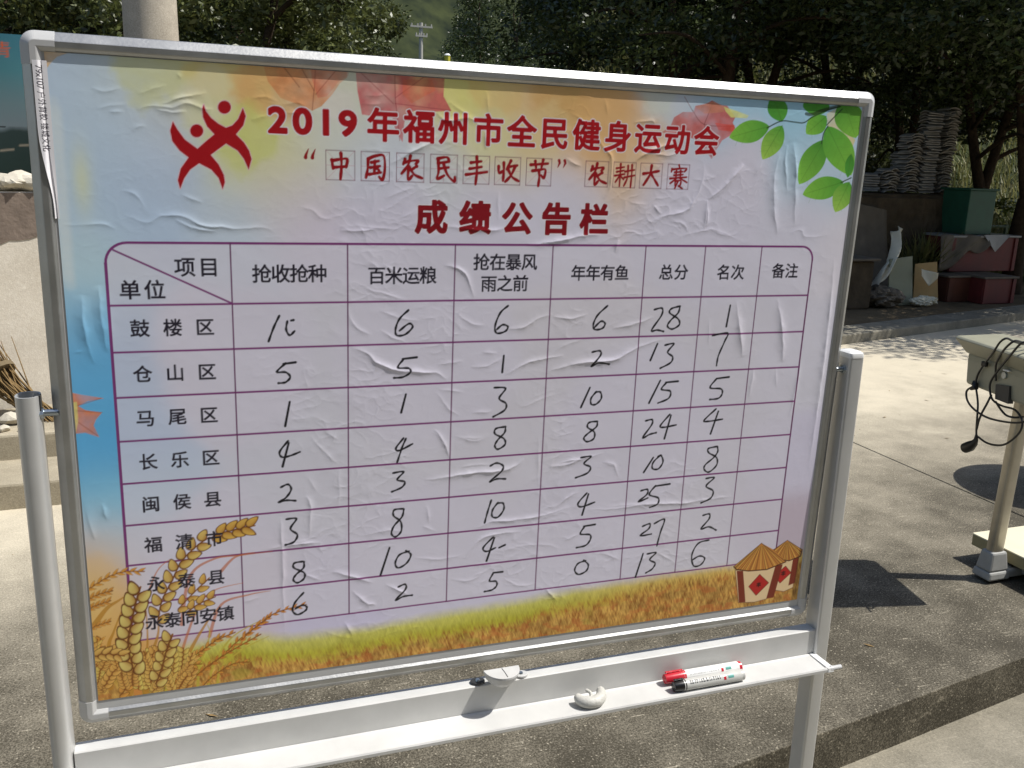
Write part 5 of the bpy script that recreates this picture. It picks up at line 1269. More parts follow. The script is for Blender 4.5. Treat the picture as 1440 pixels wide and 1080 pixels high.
# stone bank carrying the tile stacks
bkx0 = float(at(1120, 300, TY)[0]); bkx1 = float(at(1312, 300, TY)[0]); bkz = float(at(1270, 272, TY)[2])
bank = Geo()
def bankf(u, v):
    th = v; x = bkx0 - 1.2 + (bkx1 - bkx0 + 1.2) * u
    prof_ = [(TY - 0.42, -0.1), (TY - 0.40, 0.5), (TY - 0.36, bkz - 0.05), (TY - 0.30, bkz), (TY + 0.45, bkz), (TY + 0.55, bkz - 0.1), (TY + 0.6, -0.1)]
    t = th * (len(prof_) - 1); i = min(len(prof_) - 2, int(t)); y = prof_[i][0] + (prof_[i + 1][0] - prof_[i][0]) * (t - i); z = prof_[i][1] + (prof_[i + 1][1] - prof_[i][1]) * (t - i)
    k = (fbm(np.array(x * 4.0), np.array((y + z) * 4.0), 33) - 0.47)
    return (x, y + 0.12 * k * (z < bkz - 0.02), z)
bank.grid(bankf, 60, 48)
tag(bank.build('stone_bank', M_BRICK), 'rough dark stone bank carrying the stacks of grey roof tiles', 'stone bank')
# roof tiles, each a curved slip of fired clay
def tilemesh():
    bm = bmesh.new(); n = 7; L_ = 0.20; W_ = 0.20; t_ = 0.012
    vs = []
    for zoff in (0, t_):
        for y in (-L_ / 2, L_ / 2):
            for k in range(n):
                a = -0.55 + 1.1 * k / (n - 1); R = W_ / (2 * math.sin(0.55))
                vs.append(bm.verts.new((R * math.sin(a), y, R * math.cos(a) - R + zoff)))
    q = lambda z, y, k: vs[(z * 2 + y) * n + k]
    for k in range(n - 1):
        bm.faces.new((q(0, 0, k), q(0, 1, k), q(0, 1, k + 1), q(0, 0, k + 1))); bm.faces.new((q(1, 0, k), q(1, 0, k + 1), q(1, 1, k + 1), q(1, 1, k)))
        for y in (0, 1): bm.faces.new((q(0, y, k), q(0, y, k + 1), q(1, y, k + 1), q(1, y, k)) if y == 0 else (q(0, y, k + 1), q(0, y, k), q(1, y, k), q(1, y, k + 1)))
    for k in (0, n - 1): bm.faces.new((q(0, 0, k), q(1, 0, k), q(1, 1, k), q(0, 1, k)))
    bmesh.ops.recalc_face_normals(bm, faces=bm.faces)
    me = bpy.data.meshes.new('roof_tile'); bm.to_mesh(me); bm.free(); me.materials.append(M_TILE); return me
TM = tilemesh()
rt = random.Random(4)
def tstack(px, py_top, py_bot, Y, dz=0.0185, rz=0.0, lab='', lean=0.0):
    b_ = at(px, py_bot, Y); t_ = at(px, py_top, Y)
    n = max(1, int((t_[2] - bkz) / dz)); z = bkz + 0.05
    for k in range(n):
        o = bpy.data.objects.new('roof_tile', TM); COL.objects.link(o)
        o.location = (b_[0] + rt.gauss(0, 0.008) + lean * k, Y + rt.gauss(0, 0.012), z + k * dz)
        o.rotation_euler = (rt.gauss(0, 0.04), rt.gauss(0, 0.05), rz + rt.gauss(0, 0.16))
        o.scale = (1, 1, 1)
        tag(o, lab, 'roof tile', 'roof tiles stacked on the stone bank')
LT = 'curved grey clay roof tile in the tallest pair of stacks on the stone bank'
tstack(1318, 152, 268, TY - 0.02, 0.030, 0.10, LT, 0.0007); tstack(1296, 156, 268, TY - 0.12, 0.030, 1.45, LT)
tstack(1272, 190, 268, TY - 0.10, 0.030, 0.05, 'curved grey clay roof tile in the middle stack left of the tallest ones'); tstack(1262, 215, 268, TY + 0.18, 0.030, 0.5, 'curved grey clay roof tile in the short stack behind the middle one')
tstack(1244, 238, 268, TY - 0.05, 0.030, 0.05, 'curved grey clay roof tile in the low stack beside the middle one'); tstack(1222, 244, 268, TY, 0.030, 0.8, 'curved grey clay roof tile in the low stack nearest the board')
for k, (px, py, s_) in enumerate([(1292, 185, 0), (1298, 200, 1), (1286, 222, 2)]): pass
# draped tarpaulin heap in front of the bank
def drape(name, x0, x1, y, z0, z1, m, seed, lab, cat, depth=0.45, sag=0.15):
    g = Geo()
    def f(u, v):
        x = x0 + (x1 - x0) * u
        crest = z1 - sag * (2 * u - 1) ** 2
        yy = y - depth * (1 - math.cos(v * math.pi / 2)) + 0.16 * (float(fbm(np.array(x * 3.1), np.array(v * 2.0), seed, 4)) - 0.45) * (0.3 + v)
        zz = crest - (crest - z0) * (math.sin(v * math.pi / 2) ** 1.6) + 0.10 * (float(fbm(np.array(x * 4.3 + 3), np.array(v * 3.0), seed + 5, 4)) - 0.45) * (1 - v)
        return (x, yy, zz)
    g.grid(f, 40, 30)
    o = g.build(name, m, smooth=True); md = o.modifiers.new('thick', 'SOLIDIFY'); md.thickness = 0.012
    return tag(o, lab, cat)
hx0 = float(at(1150, 340, 7.5)[0]); hx1 = float(at(1262, 340, 7.5)[0])
drape('tarpaulin', hx0 - 0.8, hx1, 7.75, 0.04, 1.18, M_TARP, 51, 'dusty brown tarpaulin hanging over a heap below the roof tiles', 'tarpaulin', 0.55, 0.1)
hx = float(at(1228, 400, 6.79)[0]) - 0.135
cb = empty('brown_crate', (hx - 0.35, 7.0, 0.05), 'dark brown wooden crate under the hanging tarpaulin', 'crate')
g = Geo(); g.box((hx - 0.35, 7.0, 0.32), (0.95, 0.42, 0.52)); g.build('crate_body', M_BRICK, cb, bevel=0.02)
g = Geo(); g.box((hx - 0.35, 6.98, 0.60), (1.02, 0.48, 0.03)); g.build('crate_lid', M_TARP, cb, bevel=0.01)
# leaning board with cardboard and white sheeting behind it
def slabq(name, pts, th, m, parent=None):
    g = Geo(); p = [np.array(x, float) for x in pts]; nrm = np.cross(p[1] - p[0], p[2] - p[0]); nrm /= np.linalg.norm(nrm)
    if nrm[1] < 0: nrm = -nrm
    n = len(p); g.add(p + [x + nrm * th for x in p], [tuple(range(n)), tuple(range(n, 2 * n))[::-1]] + [(i, (i + 1) % n, n + (i + 1) % n, n + i) for i in range(n)])
    return g.build(name, m, parent, bevel=0.003)
YD = 6.95
def base_z(o, z=0.06): return o
q = [at(1251, 417, YD), at(1285, 415, YD), at(1284, 356, YD + 0.14), at(1252, 360, YD + 0.14)]
dz_ = 0.06 - min(q[0][2], q[1][2])
q = [x + np.array([0, 0, dz_ if i < 2 else dz_ * 0.3]) for i, x in enumerate(q)]
tag(slabq('leaning_board', q, 0.02, M_PANEL), 'flat grey green board leaning upright among the rubbish below the tile stacks', 'board')
q = [at(1286, 408, YD + 0.12), at(1322, 404, YD + 0.05), at(1318, 368, YD + 0.18), at(1287, 371, YD + 0.22)]
q = [x + np.array([0, 0, (0.06 - q[0][2]) if i < 2 else 0.0]) for i, x in enumerate(q)]
tag(slabq('cardboard_sheet', q, 0.008, M_CARD), 'brown cardboard sheet standing between the grey green board and the red boxes', 'cardboard')
def crumple(name, c, sz, seed, m, lab, cat):
    bm = bmesh.new(); bmesh.ops.create_icosphere(bm, subdivisions=4, radius=1.0)
    for v in bm.verts:
        p = v.co; k = 0.65 + 0.7 * float(fbm(np.array(p.x * 2.1 + p.z * 1.3 + seed), np.array(p.y * 2.1 - p.z * 1.7 + seed * 0.3), seed, 4))
        r2 = 1 - abs(2 * float(vnoise(np.array(p.x * 3 + seed), np.array((p.y + p.z) * 3), seed + 3)) - 1)
        v.co = Vector((p.x * sz[0], p.y * sz[1], p.z * sz[2])) * (k * (0.75 + 0.4 * r2))
    me = bpy.data.meshes.new(name); bm.to_mesh(me); bm.free(); me.materials.append(m)
    zmin = min(v.co.z for v in me.vertices)
    o = bpy.data.objects.new(name, me); COL.objects.link(o); o.location = (c[0], c[1], 0.06 - zmin); return tag(o, lab, cat)
q = at(1300, 418, 6.85); crumple('white_bag', (q[0], 6.85, 0), (0.15, 0.09, 0.055), 3, M_CRUMP, 'crumpled white plastic bag on the ground in front of the cardboard', 'bag')
q = at(1240, 405, 6.9); crumple('rag_heap', (q[0], 6.9, 0), (0.24, 0.16, 0.11), 9, M_TARP, 'dusty grey heap of rags at the foot of the leaning board', 'rags')
q0, q1, q2, q3, q4 = at(1270, 322, 7.2), at(1262, 322, 7.28), at(1228, 400, 6.95), at(1222, 404, 7.0), at(1275, 345, 7.1)
g = Geo()
def ribbon(u, v):
    a = q0 * (1 - v) + np.array([q2[0], q2[1], 0.10]) * v; b = np.array([q1[0] - 0.06, q1[1], q1[2]]) * (1 - v) + np.array([q3[0], q3[1], 0.12]) * v
    p = a * (1 - u) + b * u
    return (p[0] + 0.12 * math.sin(v * 4.0) * (1 - v), p[1] + 0.05 * math.sin(u * 7 + v * 9), p[2] + 0.03 * math.sin(v * 17 + u * 5))
g.grid(ribbon, 10, 36); o = g.build('white_sheeting', M_CRUMP, smooth=True); md = o.modifiers.new('thick', 'SOLIDIFY'); md.thickness = 0.006
tag(o, 'torn strip of white sheeting trailing down from the tarpaulin to the ground', 'plastic sheet')
q = at(1300, 388, 6.98)
g = Geo()
def sail(u, v):
    p = at(1296 + 22 * u, 378 + 6 * u + 22 * v * (1 - 0.6 * abs(2 * u - 0.9)), 6.95)
    return (p[0], p[1] + 0.05 * math.sin(u * 6) * (1 - v), p[2])
g.grid(sail, 14, 8); o = g.build('paper_scrap', M_CRUMP, smooth=True); md = o.modifiers.new('thick', 'SOLIDIFY'); md.thickness = 0.004
tag(o, 'small cream torn paper caught on the cardboard sheet', 'paper')
# stacked boxes
def crate(name, u0, u1, v0, v1, Y, dep, m, lab, cat, lidm=None, zb=None, slat=True):
    a = at(u0, v1, Y); b = at(u1, v1, Y); t = at((u0 + u1) / 2, v0, Y)
    z0 = zb if zb is not None else a[2]; z1 = t[2]
    w = b[0] - a[0]; cx = (a[0] + b[0]) / 2
    e = empty(name, (cx, Y + dep / 2, z0), lab, cat)
    g = Geo(); g.box((cx, Y + dep / 2, (z0 + z1) / 2), (w, dep, z1 - z0)); g.build('crate_body', m, e, bevel=0.008)
    g = Geo(); g.box((cx, Y + dep / 2, z1 + 0.012), (w + 0.05, dep + 0.05, 0.024)); g.build('crate_lid', lidm or m, e, bevel=0.005)
    if slat:
        for x in (cx - w / 2 + 0.03, cx + w / 2 - 0.03):
            g = Geo(); g.box((x, Y - 0.009, (z0 + z1) / 2), (0.05, 0.014, (z1 - z0) * 0.97)); g.build('corner_batten', m, e, bevel=0.003)
    return z1 + 0.024
zA = crate('red_box', 1327, 1398, 390, 440, 7.1, 0.55, M_RBOX2, 'rust brown box with a red front standing on the ground, lowest of the stack', 'box', M_TARP, 0.06)
zB = crate('red_box', 1376, 1420, 392, 448, 6.9, 0.5, M_RBOX, 'dull red box on the ground in front, right of the rust brown one', 'box', M_TARP, 0.06)
zC = crate('red_box', 1332, 1424, 334, 384, 7.35, 0.5, M_RBOX, 'wide dull red box in the middle of the stack, half covered by grey sheeting', 'box', M_GREYSH, zA + 0.01)
zD = crate('green_box', 1357, 1394, 268, 324, 7.45, 0.42, M_GBOX, 'dark green box standing on top of the red boxes under the forked tree', 'box', M_GBOX, zC + 0.004, False)
g = Geo(); a = at(1324, 332, 7.32); b = at(1392, 332, 7.32); c = at(1424, 334, 7.32)
def cover(u, v):
    x = a[0] + (b[0] - a[0]) * u
    ln = 0.42 * (1 - 0.75 * u) + 0.05 * math.sin(u * 9)
    return (x, 7.335 - 0.02 * math.sin(u * 11 + v * 3) - 0.03 * v, zC + 0.006 - ln * v + 0.01 * math.sin(u * 14))
g.grid(cover, 30, 10); o = g.build('sheeting', M_TARP, smooth=True); md = o.modifiers.new('thick', 'SOLIDIFY'); md.thickness = 0.005
tag(o, 'dusty plastic sheeting hanging over the left of the wide red box', 'plastic sheet')
g = Geo(); x0_, x1_ = at(1385, 334, 7.3)[0], at(1422, 334, 7.3)[0]
def flap(u, v):
    ln = 0.20 * (1 - abs(2 * u - 1)); return (x0_ + (x1_ - x0_) * u, 7.325 - 0.015 * v, zC + 0.008 - ln * v)
g.grid(flap, 16, 5); o = g.build('sheet_flap', M_GREYSH); md = o.modifiers.new('thick', 'SOLIDIFY'); md.thickness = 0.004
tag(o, 'pale grey pointed flap of plastic folded over the right of the wide red box', 'plastic sheet')
# rail fence
M_RAIL = mat('green_rail', srgb(96, 112, 84), 0.6, 0, 0.3, 9)
RYf = 9.0
fe = empty('rail_fence', (at(1300, 320, RYf)[0], RYf, 0.06), 'thin faded green rail fence in the grass behind the boxes', 'fence')
zr_ = float(at(1300, 318, RYf)[2]); fx0 = float(at(1230, 318, RYf)[0]); fx1 = float(at(1500, 318, RYf)[0])
g = Geo(); g.tube([(fx0, RYf, zr_), (fx1, RYf, zr_)], 0.02, 8); g.tube([(fx0, RYf, zr_ * 0.5), (fx1, RYf, zr_ * 0.5)], 0.016, 8); g.build('rail', M_RAIL, fe)
for k in range(4):
    x = fx0 + (fx1 - fx0) * k / 3; g = Geo(); g.box((x, RYf, zr_ / 2), (0.04, 0.04, zr_ + 0.06)); g.build('fence_post', M_RAIL, fe)

# ================================================================== terrain and vegetation
def hill_h(x, y):
    right = sstep(1.5, 7.5, x - (y - 11) * 0.42) * sstep(10.0, 19.0, y) * 6.0
    far = sstep(45, 150, y) * 62.0
    left = sstep(2.0, 12.0, -x - 3.0 + (y - 12) * 0.1) * sstep(9, 24, y) * 7.0
    return right + left + far * (0.85 + 0.5 * fbm(x / 60.0, y / 60.0, 19)) + 0.7 * (fbm(x / 3.0, y / 3.0, 23) - 0.45) * sstep(11, 15, y) + 5.0 * (fbm(x / 7.0, y / 7.0, 29) - 0.45) * sstep(40, 70, y)
M_HILL = mat('hillside_growth', srgb(60, 66, 40), 0.95, 0, 0.55, 0.5, col2=srgb(26, 34, 24), bump=0.8, bscale=2, spec=0.1, detail=10)
xs = np.concatenate([np.linspace(-160, -22, 60), np.linspace(-20, 34, 140), np.linspace(36, 260, 80)]); ys = np.concatenate([np.linspace(10.2, 34, 80), np.linspace(36, 260, 110)])
X, Y = np.meshgrid(xs, ys); Zh = hill_h(X, Y) + 0.03
g = Geo(); nx = len(xs)
g.v = list(zip(X.ravel().tolist(), Y.ravel().tolist(), Zh.ravel().tolist()))
g.f = [(j * nx + i, j * nx + i + 1, (j + 1) * nx + i + 1, (j + 1) * nx + i) for j in range(len(ys) - 1) for i in range(nx - 1)]
tag(g.build('hillside', M_HILL, smooth=True), kind='structure')

def leafmesh(name, centers, radii, n_each, size, m, seed, droop=0.3, asp=0.42):
    r = np.random.default_rng(seed)
    C = np.repeat(np.array(centers), n_each, 0); R = np.repeat(np.array(radii), n_each)
    n = len(C)
    d = r.normal(size=(n, 3)); d /= np.linalg.norm(d, axis=1)[:, None]
    p = C + d * (R * r.random(n) ** 0.45)[:, None] * np.array([1, 1, 0.72])
    ax = r.normal(size=(n, 3)) * np.array([1, 1, 0.6]) + np.array([0, 0, -droop]); ax /= np.linalg.norm(ax, axis=1)[:, None]
    sd = np.cross(ax, r.normal(size=(n, 3))); sd /= np.linalg.norm(sd, axis=1)[:, None] + 1e-9
    L_ = size * (0.6 + 0.8 * r.random(n)); W_ = L_ * asp
    nr = np.cross(ax, sd)
    v = np.stack([p, p + ax * (L_ * 0.45)[:, None] + sd * (W_ / 2)[:, None] + nr * (L_ * 0.06)[:, None], p + ax * L_[:, None], p + ax * (L_ * 0.45)[:, None] - sd * (W_ / 2)[:, None] + nr * (L_ * 0.06)[:, None]], 1).reshape(-1, 3)
    me = bpy.data.meshes.new(name)
    me.vertices.add(n * 4); me.vertices.foreach_set('co', v.astype(np.float32).ravel())
    me.loops.add(n * 4); me.loops.foreach_set('vertex_index', np.arange(n * 4, dtype=np.int32))
    me.polygons.add(n); me.polygons.foreach_set('loop_start', np.arange(n, dtype=np.int32) * 4); me.polygons.foreach_set('loop_total', np.full(n, 4, np.int32))
    me.update()
    at_ = me.attributes.new('shade', 'FLOAT', 'FACE')
    cl = np.repeat(r.random(len(centers)), n_each)
    at_.data.foreach_set('value', np.clip(0.55 * r.random(n) + 0.45 * cl, 0, 1).astype(np.float32))
    me.materials.append(m)
    return me
M_LEAF = leafmat('dark_evergreen_leaf', (0.020, 0.032, 0.011), (0.095, 0.125, 0.040), 0.34, 0.34)
M_LEAF2 = leafmat('olive_leaf', (0.045, 0.060, 0.016), (0.16, 0.18, 0.055), 0.30, 0.42)
M_LEAF3 = leafmat('yellow_green_leaf', (0.060, 0.085, 0.015), (0.16, 0.18, 0.040), 0.40, 0.45)
M_BARK = mat('dark_bark', srgb(74, 62, 50), 0.95, 0, 0.5, 12, bump=0.8, bscale=40, spec=0.1)
def tree_meshes(seed, h=6.5, spread=2.3, low=1.9, fork=1.3, n_cl=84, n_leaf=460, leaf=0.088, m=None, wood_r=0.11, off=(0, 0)):
    r = random.Random(seed); g = Geo(); tips = []
    nb = r.choice([2, 3])
    base = [(0, 0, -0.2), (r.uniform(-.05, .05), r.uniform(-.05, .05), fork * 0.5), (r.uniform(-.08, .08), r.uniform(-.08, .08), fork)]
    g.tube(smoothpath(base, 5), np.linspace(wood_r * 1.25, wood_r * 0.9, 11), 12)
    for b in range(nb):
        a = 2 * math.pi * b / nb + r.uniform(-.4, .4); l = r.uniform(0.5, 0.9)
        p0 = np.array(base[-1]); p1 = p0 + np.array([math.cos(a) * 0.35 * l, math.sin(a) * 0.35 * l, 0.9]); p2 = p1 + np.array([math.cos(a) * 0.6 * l + r.uniform(-.2, .2), math.sin(a) * 0.6 * l + r.uniform(-.2, .2), (h - fork) * 0.35]); p3 = p2 + np.array([r.uniform(-.4, .4), r.uniform(-.4, .4), (h - fork) * 0.3])
        pts = smoothpath([p0, p1, p2, p3], 6); g.tube(pts, np.linspace(wood_r * 0.75, wood_r * 0.2, len(pts)), 9)
        for k in range(7):
            i = int(len(pts) * (0.25 + 0.7 * k / 7)); i = min(i, len(pts) - 1)
            aa = a + r.uniform(-1.6, 1.6); ll = spread * r.uniform(0.45, 0.85) * (1 - 0.4 * k / 7)
            q = pts[i] + np.array([math.cos(aa) * ll, math.sin(aa) * ll, r.uniform(-0.2, 0.5)]); mid = (pts[i] + q) / 2 + np.array([0, 0, r.uniform(0.1, 0.35)])
            g.tube(smoothpath([pts[i], mid, q], 4), np.linspace(wood_r * 0.32, 0.008, 9), 6); tips += [q, mid]
    cs = []; rs_ = []
    while len(cs) < n_cl:
        if tips and len(cs) < len(tips) and r.random() < 0.75: c = tips[len(cs)] + np.array([r.gauss(0, .12), r.gauss(0, .12), r.gauss(0, .12)])
        else:
            a = r.uniform(0, 6.283); z = r.uniform(0, 1); rad = spread * (math.sin(math.pi * (0.16 + 0.80 * z)) ** 0.7) * r.uniform(0.45, 1.0)
            c = np.array([math.cos(a) * rad, math.sin(a) * rad, low + (h - low) * z])
        c = c + np.array([off[0], off[1], 0]); c[2] = max(c[2], low + r.uniform(-0.15, 0.35)); cs.append(c); rs_.append(r.uniform(0.30, 0.62) * spread / 2.3)
    return g, leafmesh('crown', cs, rs_, n_leaf, leaf, m or M_LEAF, seed), nb
PROT = {}
def tree(kind, px, Y, sc, rz, name, lab, cat, group=None, zb=None, x=None):
    key = kind
    xx = float(at(px, 240, Y)[0]) if x is None else x
    zb = zb if zb is not None else float(hill_h(np.array(xx), np.array(Y))) if Y > 11 else 0.05
    if key not in PROT:
        gw, lm, _ = tree_meshes(*KINDS[kind][0], **KINDS[kind][1])
        e = empty(name, (0, 0, 0)); tr = gw.build('trunk', M_BARK, e, smooth=True)
        cr = bpy.data.objects.new('crown', lm); COL.objects.link(cr); cr.parent = e
        PROT[key] = e; o = e
    else:
        src = PROT[key]; o = src.copy(); COL.objects.link(o)
        for ch in src.children:
            c = ch.copy(); COL.objects.link(c); c.parent = o
    for k_ in ('label', 'category', 'group'):
        if k_ in o: del o[k_]
    o.name = name; o.location = (xx, Y, zb); o.rotation_euler = (0, 0, rz); o.scale = (sc, sc, sc)
    tag(o, lab, cat, group); return o
KINDS = {'a': ((101,), dict(h=6.6, spread=2.5, low=2.0, fork=1.15)), 'b': ((202,), dict(h=7.2, spread=2.7, low=2.1, fork=1.6)), 'c': ((303,), dict(h=6.0, spread=2.3, low=1.9, fork=0.9)),
         'o': ((404,), dict(h=4.6, spread=1.9, low=0.9, fork=0.7, m=M_LEAF2, leaf=0.075, n_cl=84)),
         'h': ((505,), dict(h=7.0, spread=2.5, low=3.1, fork=2.1, n_cl=58)), 'i': ((606,), dict(h=6.8, spread=2.4, low=2.9, fork=1.7, n_cl=58)),
         'n': ((707,), dict(h=6.6, spread=3.2, low=2.7, fork=1.25, n_cl=130, off=(-0.9, -0.9)))}
GT = 'dark evergreen trees behind the yard'
tree('n', 1385, 8.5, 0.95, 0.0, 'evergreen_tree', 'dark forked tree rising right behind the green box', 'tree', GT)
tree('n', 1450, 7.7, 0.95, 0.25, 'evergreen_tree', 'dark tree at the right edge beside the stacked red boxes', 'tree', GT)
tree('h', 1012, 9.6, 1.0, 0.8, 'evergreen_tree', 'dark thick-trunked tree above the green leaves corner of the poster', 'tree', GT)
tree('i', 945, 10.6, 1.0, 4.0, 'evergreen_tree', 'dark fork-trunked tree standing left of the thick-trunked one', 'tree', GT)
tree('h', 1062, 11.0, 1.0, 5.2, 'evergreen_tree', 'dark slim tree just right of the thick-trunked one', 'tree', GT)
tree('i', 1170, 11.4, 1.0, 2.6, 'evergreen_tree', 'dark tree behind the top right corner of the notice board', 'tree', GT)
tree('a', 1262, 9.9, 1.0, 1.3, 'evergreen_tree', 'dark spreading tree directly behind the roof tile stacks', 'tree', GT)
tree('c', 1320, 11.8, 1.1, 3.3, 'evergreen_tree', 'dark tree in the gap between the tiles and the forked tree', 'tree', GT)
tree('b', 905, 12.4, 1.0, 0.2, 'evergreen_tree', 'darkest broad tree above the middle of the board', 'tree', GT)
tree('i', 800, 14.5, 0.9, 5.5, 'evergreen_tree', 'dark tree right of the distant utility pole', 'tree', GT)
tree('n', 1580, 8.6, 1.0, 0.1, 'evergreen_tree', 'dark tree just outside the right edge shading the yard', 'tree', GT)
tree('n', 1740, 8.4, 1.0, -0.2, 'evergreen_tree', 'far right dark tree outside the picture shading the red boxes', 'tree', GT)
tree('b', 108, 10.2, 0.95, 3.6, 'evergreen_tree', 'dark tree behind the left corner of the board, left of the pole', 'tree', GT)
tree('a', -60, 11.0, 1.0, 0.6, 'evergreen_tree', 'dark tree behind the teal banner', 'tree', GT)
tree('o', 285, 8.2, 0.9, 0.3, 'olive_green_tree', 'olive green bushy tree directly right of the concrete pole', 'tree', 'olive green trees left of the distant pole')
tree('o', 360, 9.6, 0.9, 2.2, 'olive_green_tree', 'olive green tree midway between the concrete pole and distant pole', 'tree', 'olive green trees left of the distant pole')
tree('o', 435, 13.0, 0.95, 4.2, 'olive_green_tree', 'sunlit olive green tree nearest the distant pole on its left', 'tree', 'olive green trees left of the distant pole')
tree('o', 505, 30.0, 1.2, 1.1, 'olive_green_tree', 'small olive green tree far back just left of the distant pole', 'tree', 'olive green trees left of the distant pole')
tree('b', 700, 34.0, 1.2, 2.9, 'evergreen_tree', 'dark tree far back just right of the yellow marker post', 'tree', GT)
tree('o', 30, 13.0, 1.2, 5.0, 'olive_green_tree', 'olive green tree rising behind the top of the teal banner', 'tree', 'olive green trees left of the distant pole')
# unseen trees added behind the viewer to darken the sky light and metal reflections
for k, (x, y, kd) in enumerate([(-7.5, -7.4, 'b'), (-4.4, -6.6, 'a'), (-1.4, -7.0, 'b'), (1.6, -7.2, 'a'), (4.9, -6.6, 'b'), (8.2, -6.2, 'a'), (11.5, -5.6, 'b'), (14.5, -3.5, 'a')]):
    tree(kd, 0, y, 1.05, k * 1.7, 'evergreen_tree', 'unseen dark evergreen tree added behind the viewer to block sky light', 'tree', 'added trees behind the viewer', ZLOW, x)
for k, (x, y) in enumerate([(-6.0, -5.6), (-3.4, -5.2), (-0.6, -5.6), (2.2, -5.6), (4.6, -5.4), (6.9, -5.0), (9.2, -4.4), (11.4, -3.4)]):  # low growth added to keep the bright horizon out of the metal reflections
    tree('o', 0, y, 1.15, k * 1.3, 'olive_green_tree', 'unseen low olive green tree added behind the viewer to darken metal reflections', 'tree', 'added low trees behind the viewer', ZLOW - 0.3, x)
# low bushes on the bank and grass
def bush(px, Y, s, m, seed, lab, group, leaf=0.09, asp=0.4):
    x = float(at(px, 240, Y)[0]); z = float(hill_h(np.array(x), np.array(Y))) if Y > 10.2 else 0.05
    r = random.Random(seed)
    cs = [np.array([r.gauss(0, s * 0.45), r.gauss(0, s * 0.4), abs(r.gauss(0.3 * s, s * 0.32))]) for _ in range(26)]
    me = leafmesh('shrub', cs, [s * r.uniform(0.2, 0.36) for _ in cs], 150, leaf, m, seed, 0.0, asp)
    o = bpy.data.objects.new('shrub', me); COL.objects.link(o); o.location = (x, Y, z); tag(o, lab, 'shrub', group)
for k, a_ in enumerate([(1332, 10.6, 0.9, M_LEAF3, 'bright yellow green shrub between the roof tiles and the forked tree'), (1412, 10.8, 0.9, M_LEAF3, 'bright yellow green shrub seen through the fork right of the green box'), (1100, 13.5, 1.3, M_LEAF3, 'sunlit shrub on the bank behind the top rail, right of the thick trunk'),
                        (970, 14.0, 1.2, M_LEAF2, 'olive shrub on the bank left of the thick trunk'), (560, 22.0, 1.6, M_LEAF2, 'olive shrub on open ground left of the distant pole'), (650, 24, 1.6, M_LEAF2, 'olive shrub on open ground right of the distant pole'), (1210, 12.5, 1.1, M_LEAF2, 'olive shrub on the bank behind the board corner'), (440, 14.0, 1.3, M_LEAF3, 'yellow green shrub on open ground between the olive trees')]):
    bush(a_[0], a_[1], a_[2], a_[3], 600 + k, a_[4], None)
def grass(name, x0, x1, y0, y1, n, h, m, seed):
    r = np.random.default_rng(seed)
    x = r.uniform(x0, x1, n); y = r.uniform(y0, y1, n)
    z = np.where(y > 10.2, hill_h(x, y), 0.04)
    hh = h * (0.4 + r.random(n)); a = r.uniform(0, 6.283, n); w = 0.008 + 0.010 * r.random(n)
    dx, dy = np.cos(a), np.sin(a); bend = hh * (0.2 + 0.6 * r.random(n))
    b0 = np.stack([x - dy * w, y + dx * w, z], 1); b1 = np.stack([x + dy * w, y - dx * w, z], 1)
    m0 = np.stack([x + dx * bend * .3 - dy * w * .8, y + dy * bend * .3 + dx * w * .8, z + hh * .6], 1); m1 = np.stack([x + dx * bend * .3 + dy * w * .8, y + dy * bend * .3 - dx * w * .8, z + hh * .6], 1)
    t = np.stack([x + dx * bend, y + dy * bend, z + hh], 1)
    v = np.stack([b0, b1, m1, m0, t], 1).reshape(-1, 3); k = np.arange(n) * 5
    f = [tuple(q) for q in np.stack([k, k + 1, k + 2, k + 3], 1).tolist()] + [tuple(q) for q in np.stack([k + 3, k + 2, k + 4], 1).tolist()]
    me = bpy.data.meshes.new(name); me.from_pydata(v.tolist(), [], f)
    at_ = me.attributes.new('shade', 'FLOAT', 'FACE'); rr = r.random(n); at_.data.foreach_set('value', np.concatenate([rr, rr]).astype(np.float32))
    me.materials.append(m); o = bpy.data.objects.new(name, me); COL.objects.link(o); return tag(o, kind='stuff')
M_GRASS = leafmat('dry_grass', (0.10, 0.12, 0.03), (0.26, 0.24, 0.10), 0.35, 0.6)
grass('tall_grass', 5.5, 16.0, 8.7, 10.6, 9000, 0.7, M_GRASS, 5)
wx0 = float(at(1282, 300, 7.6)[0]); wx1 = float(at(1322, 300, 7.6)[0])
grass('bank_weeds', wx0, wx1, 7.45, 7.75, 500, 0.62, M_GRASS, 15)
grass('bank_grass', 2.0, 24.0, 10.3, 19.0, 26000, 0.45, M_GRASS, 6)
grass('meadow_grass', -12.0, 8.0, 12.0, 34.0, 16000, 0.5, M_GRASS, 8)
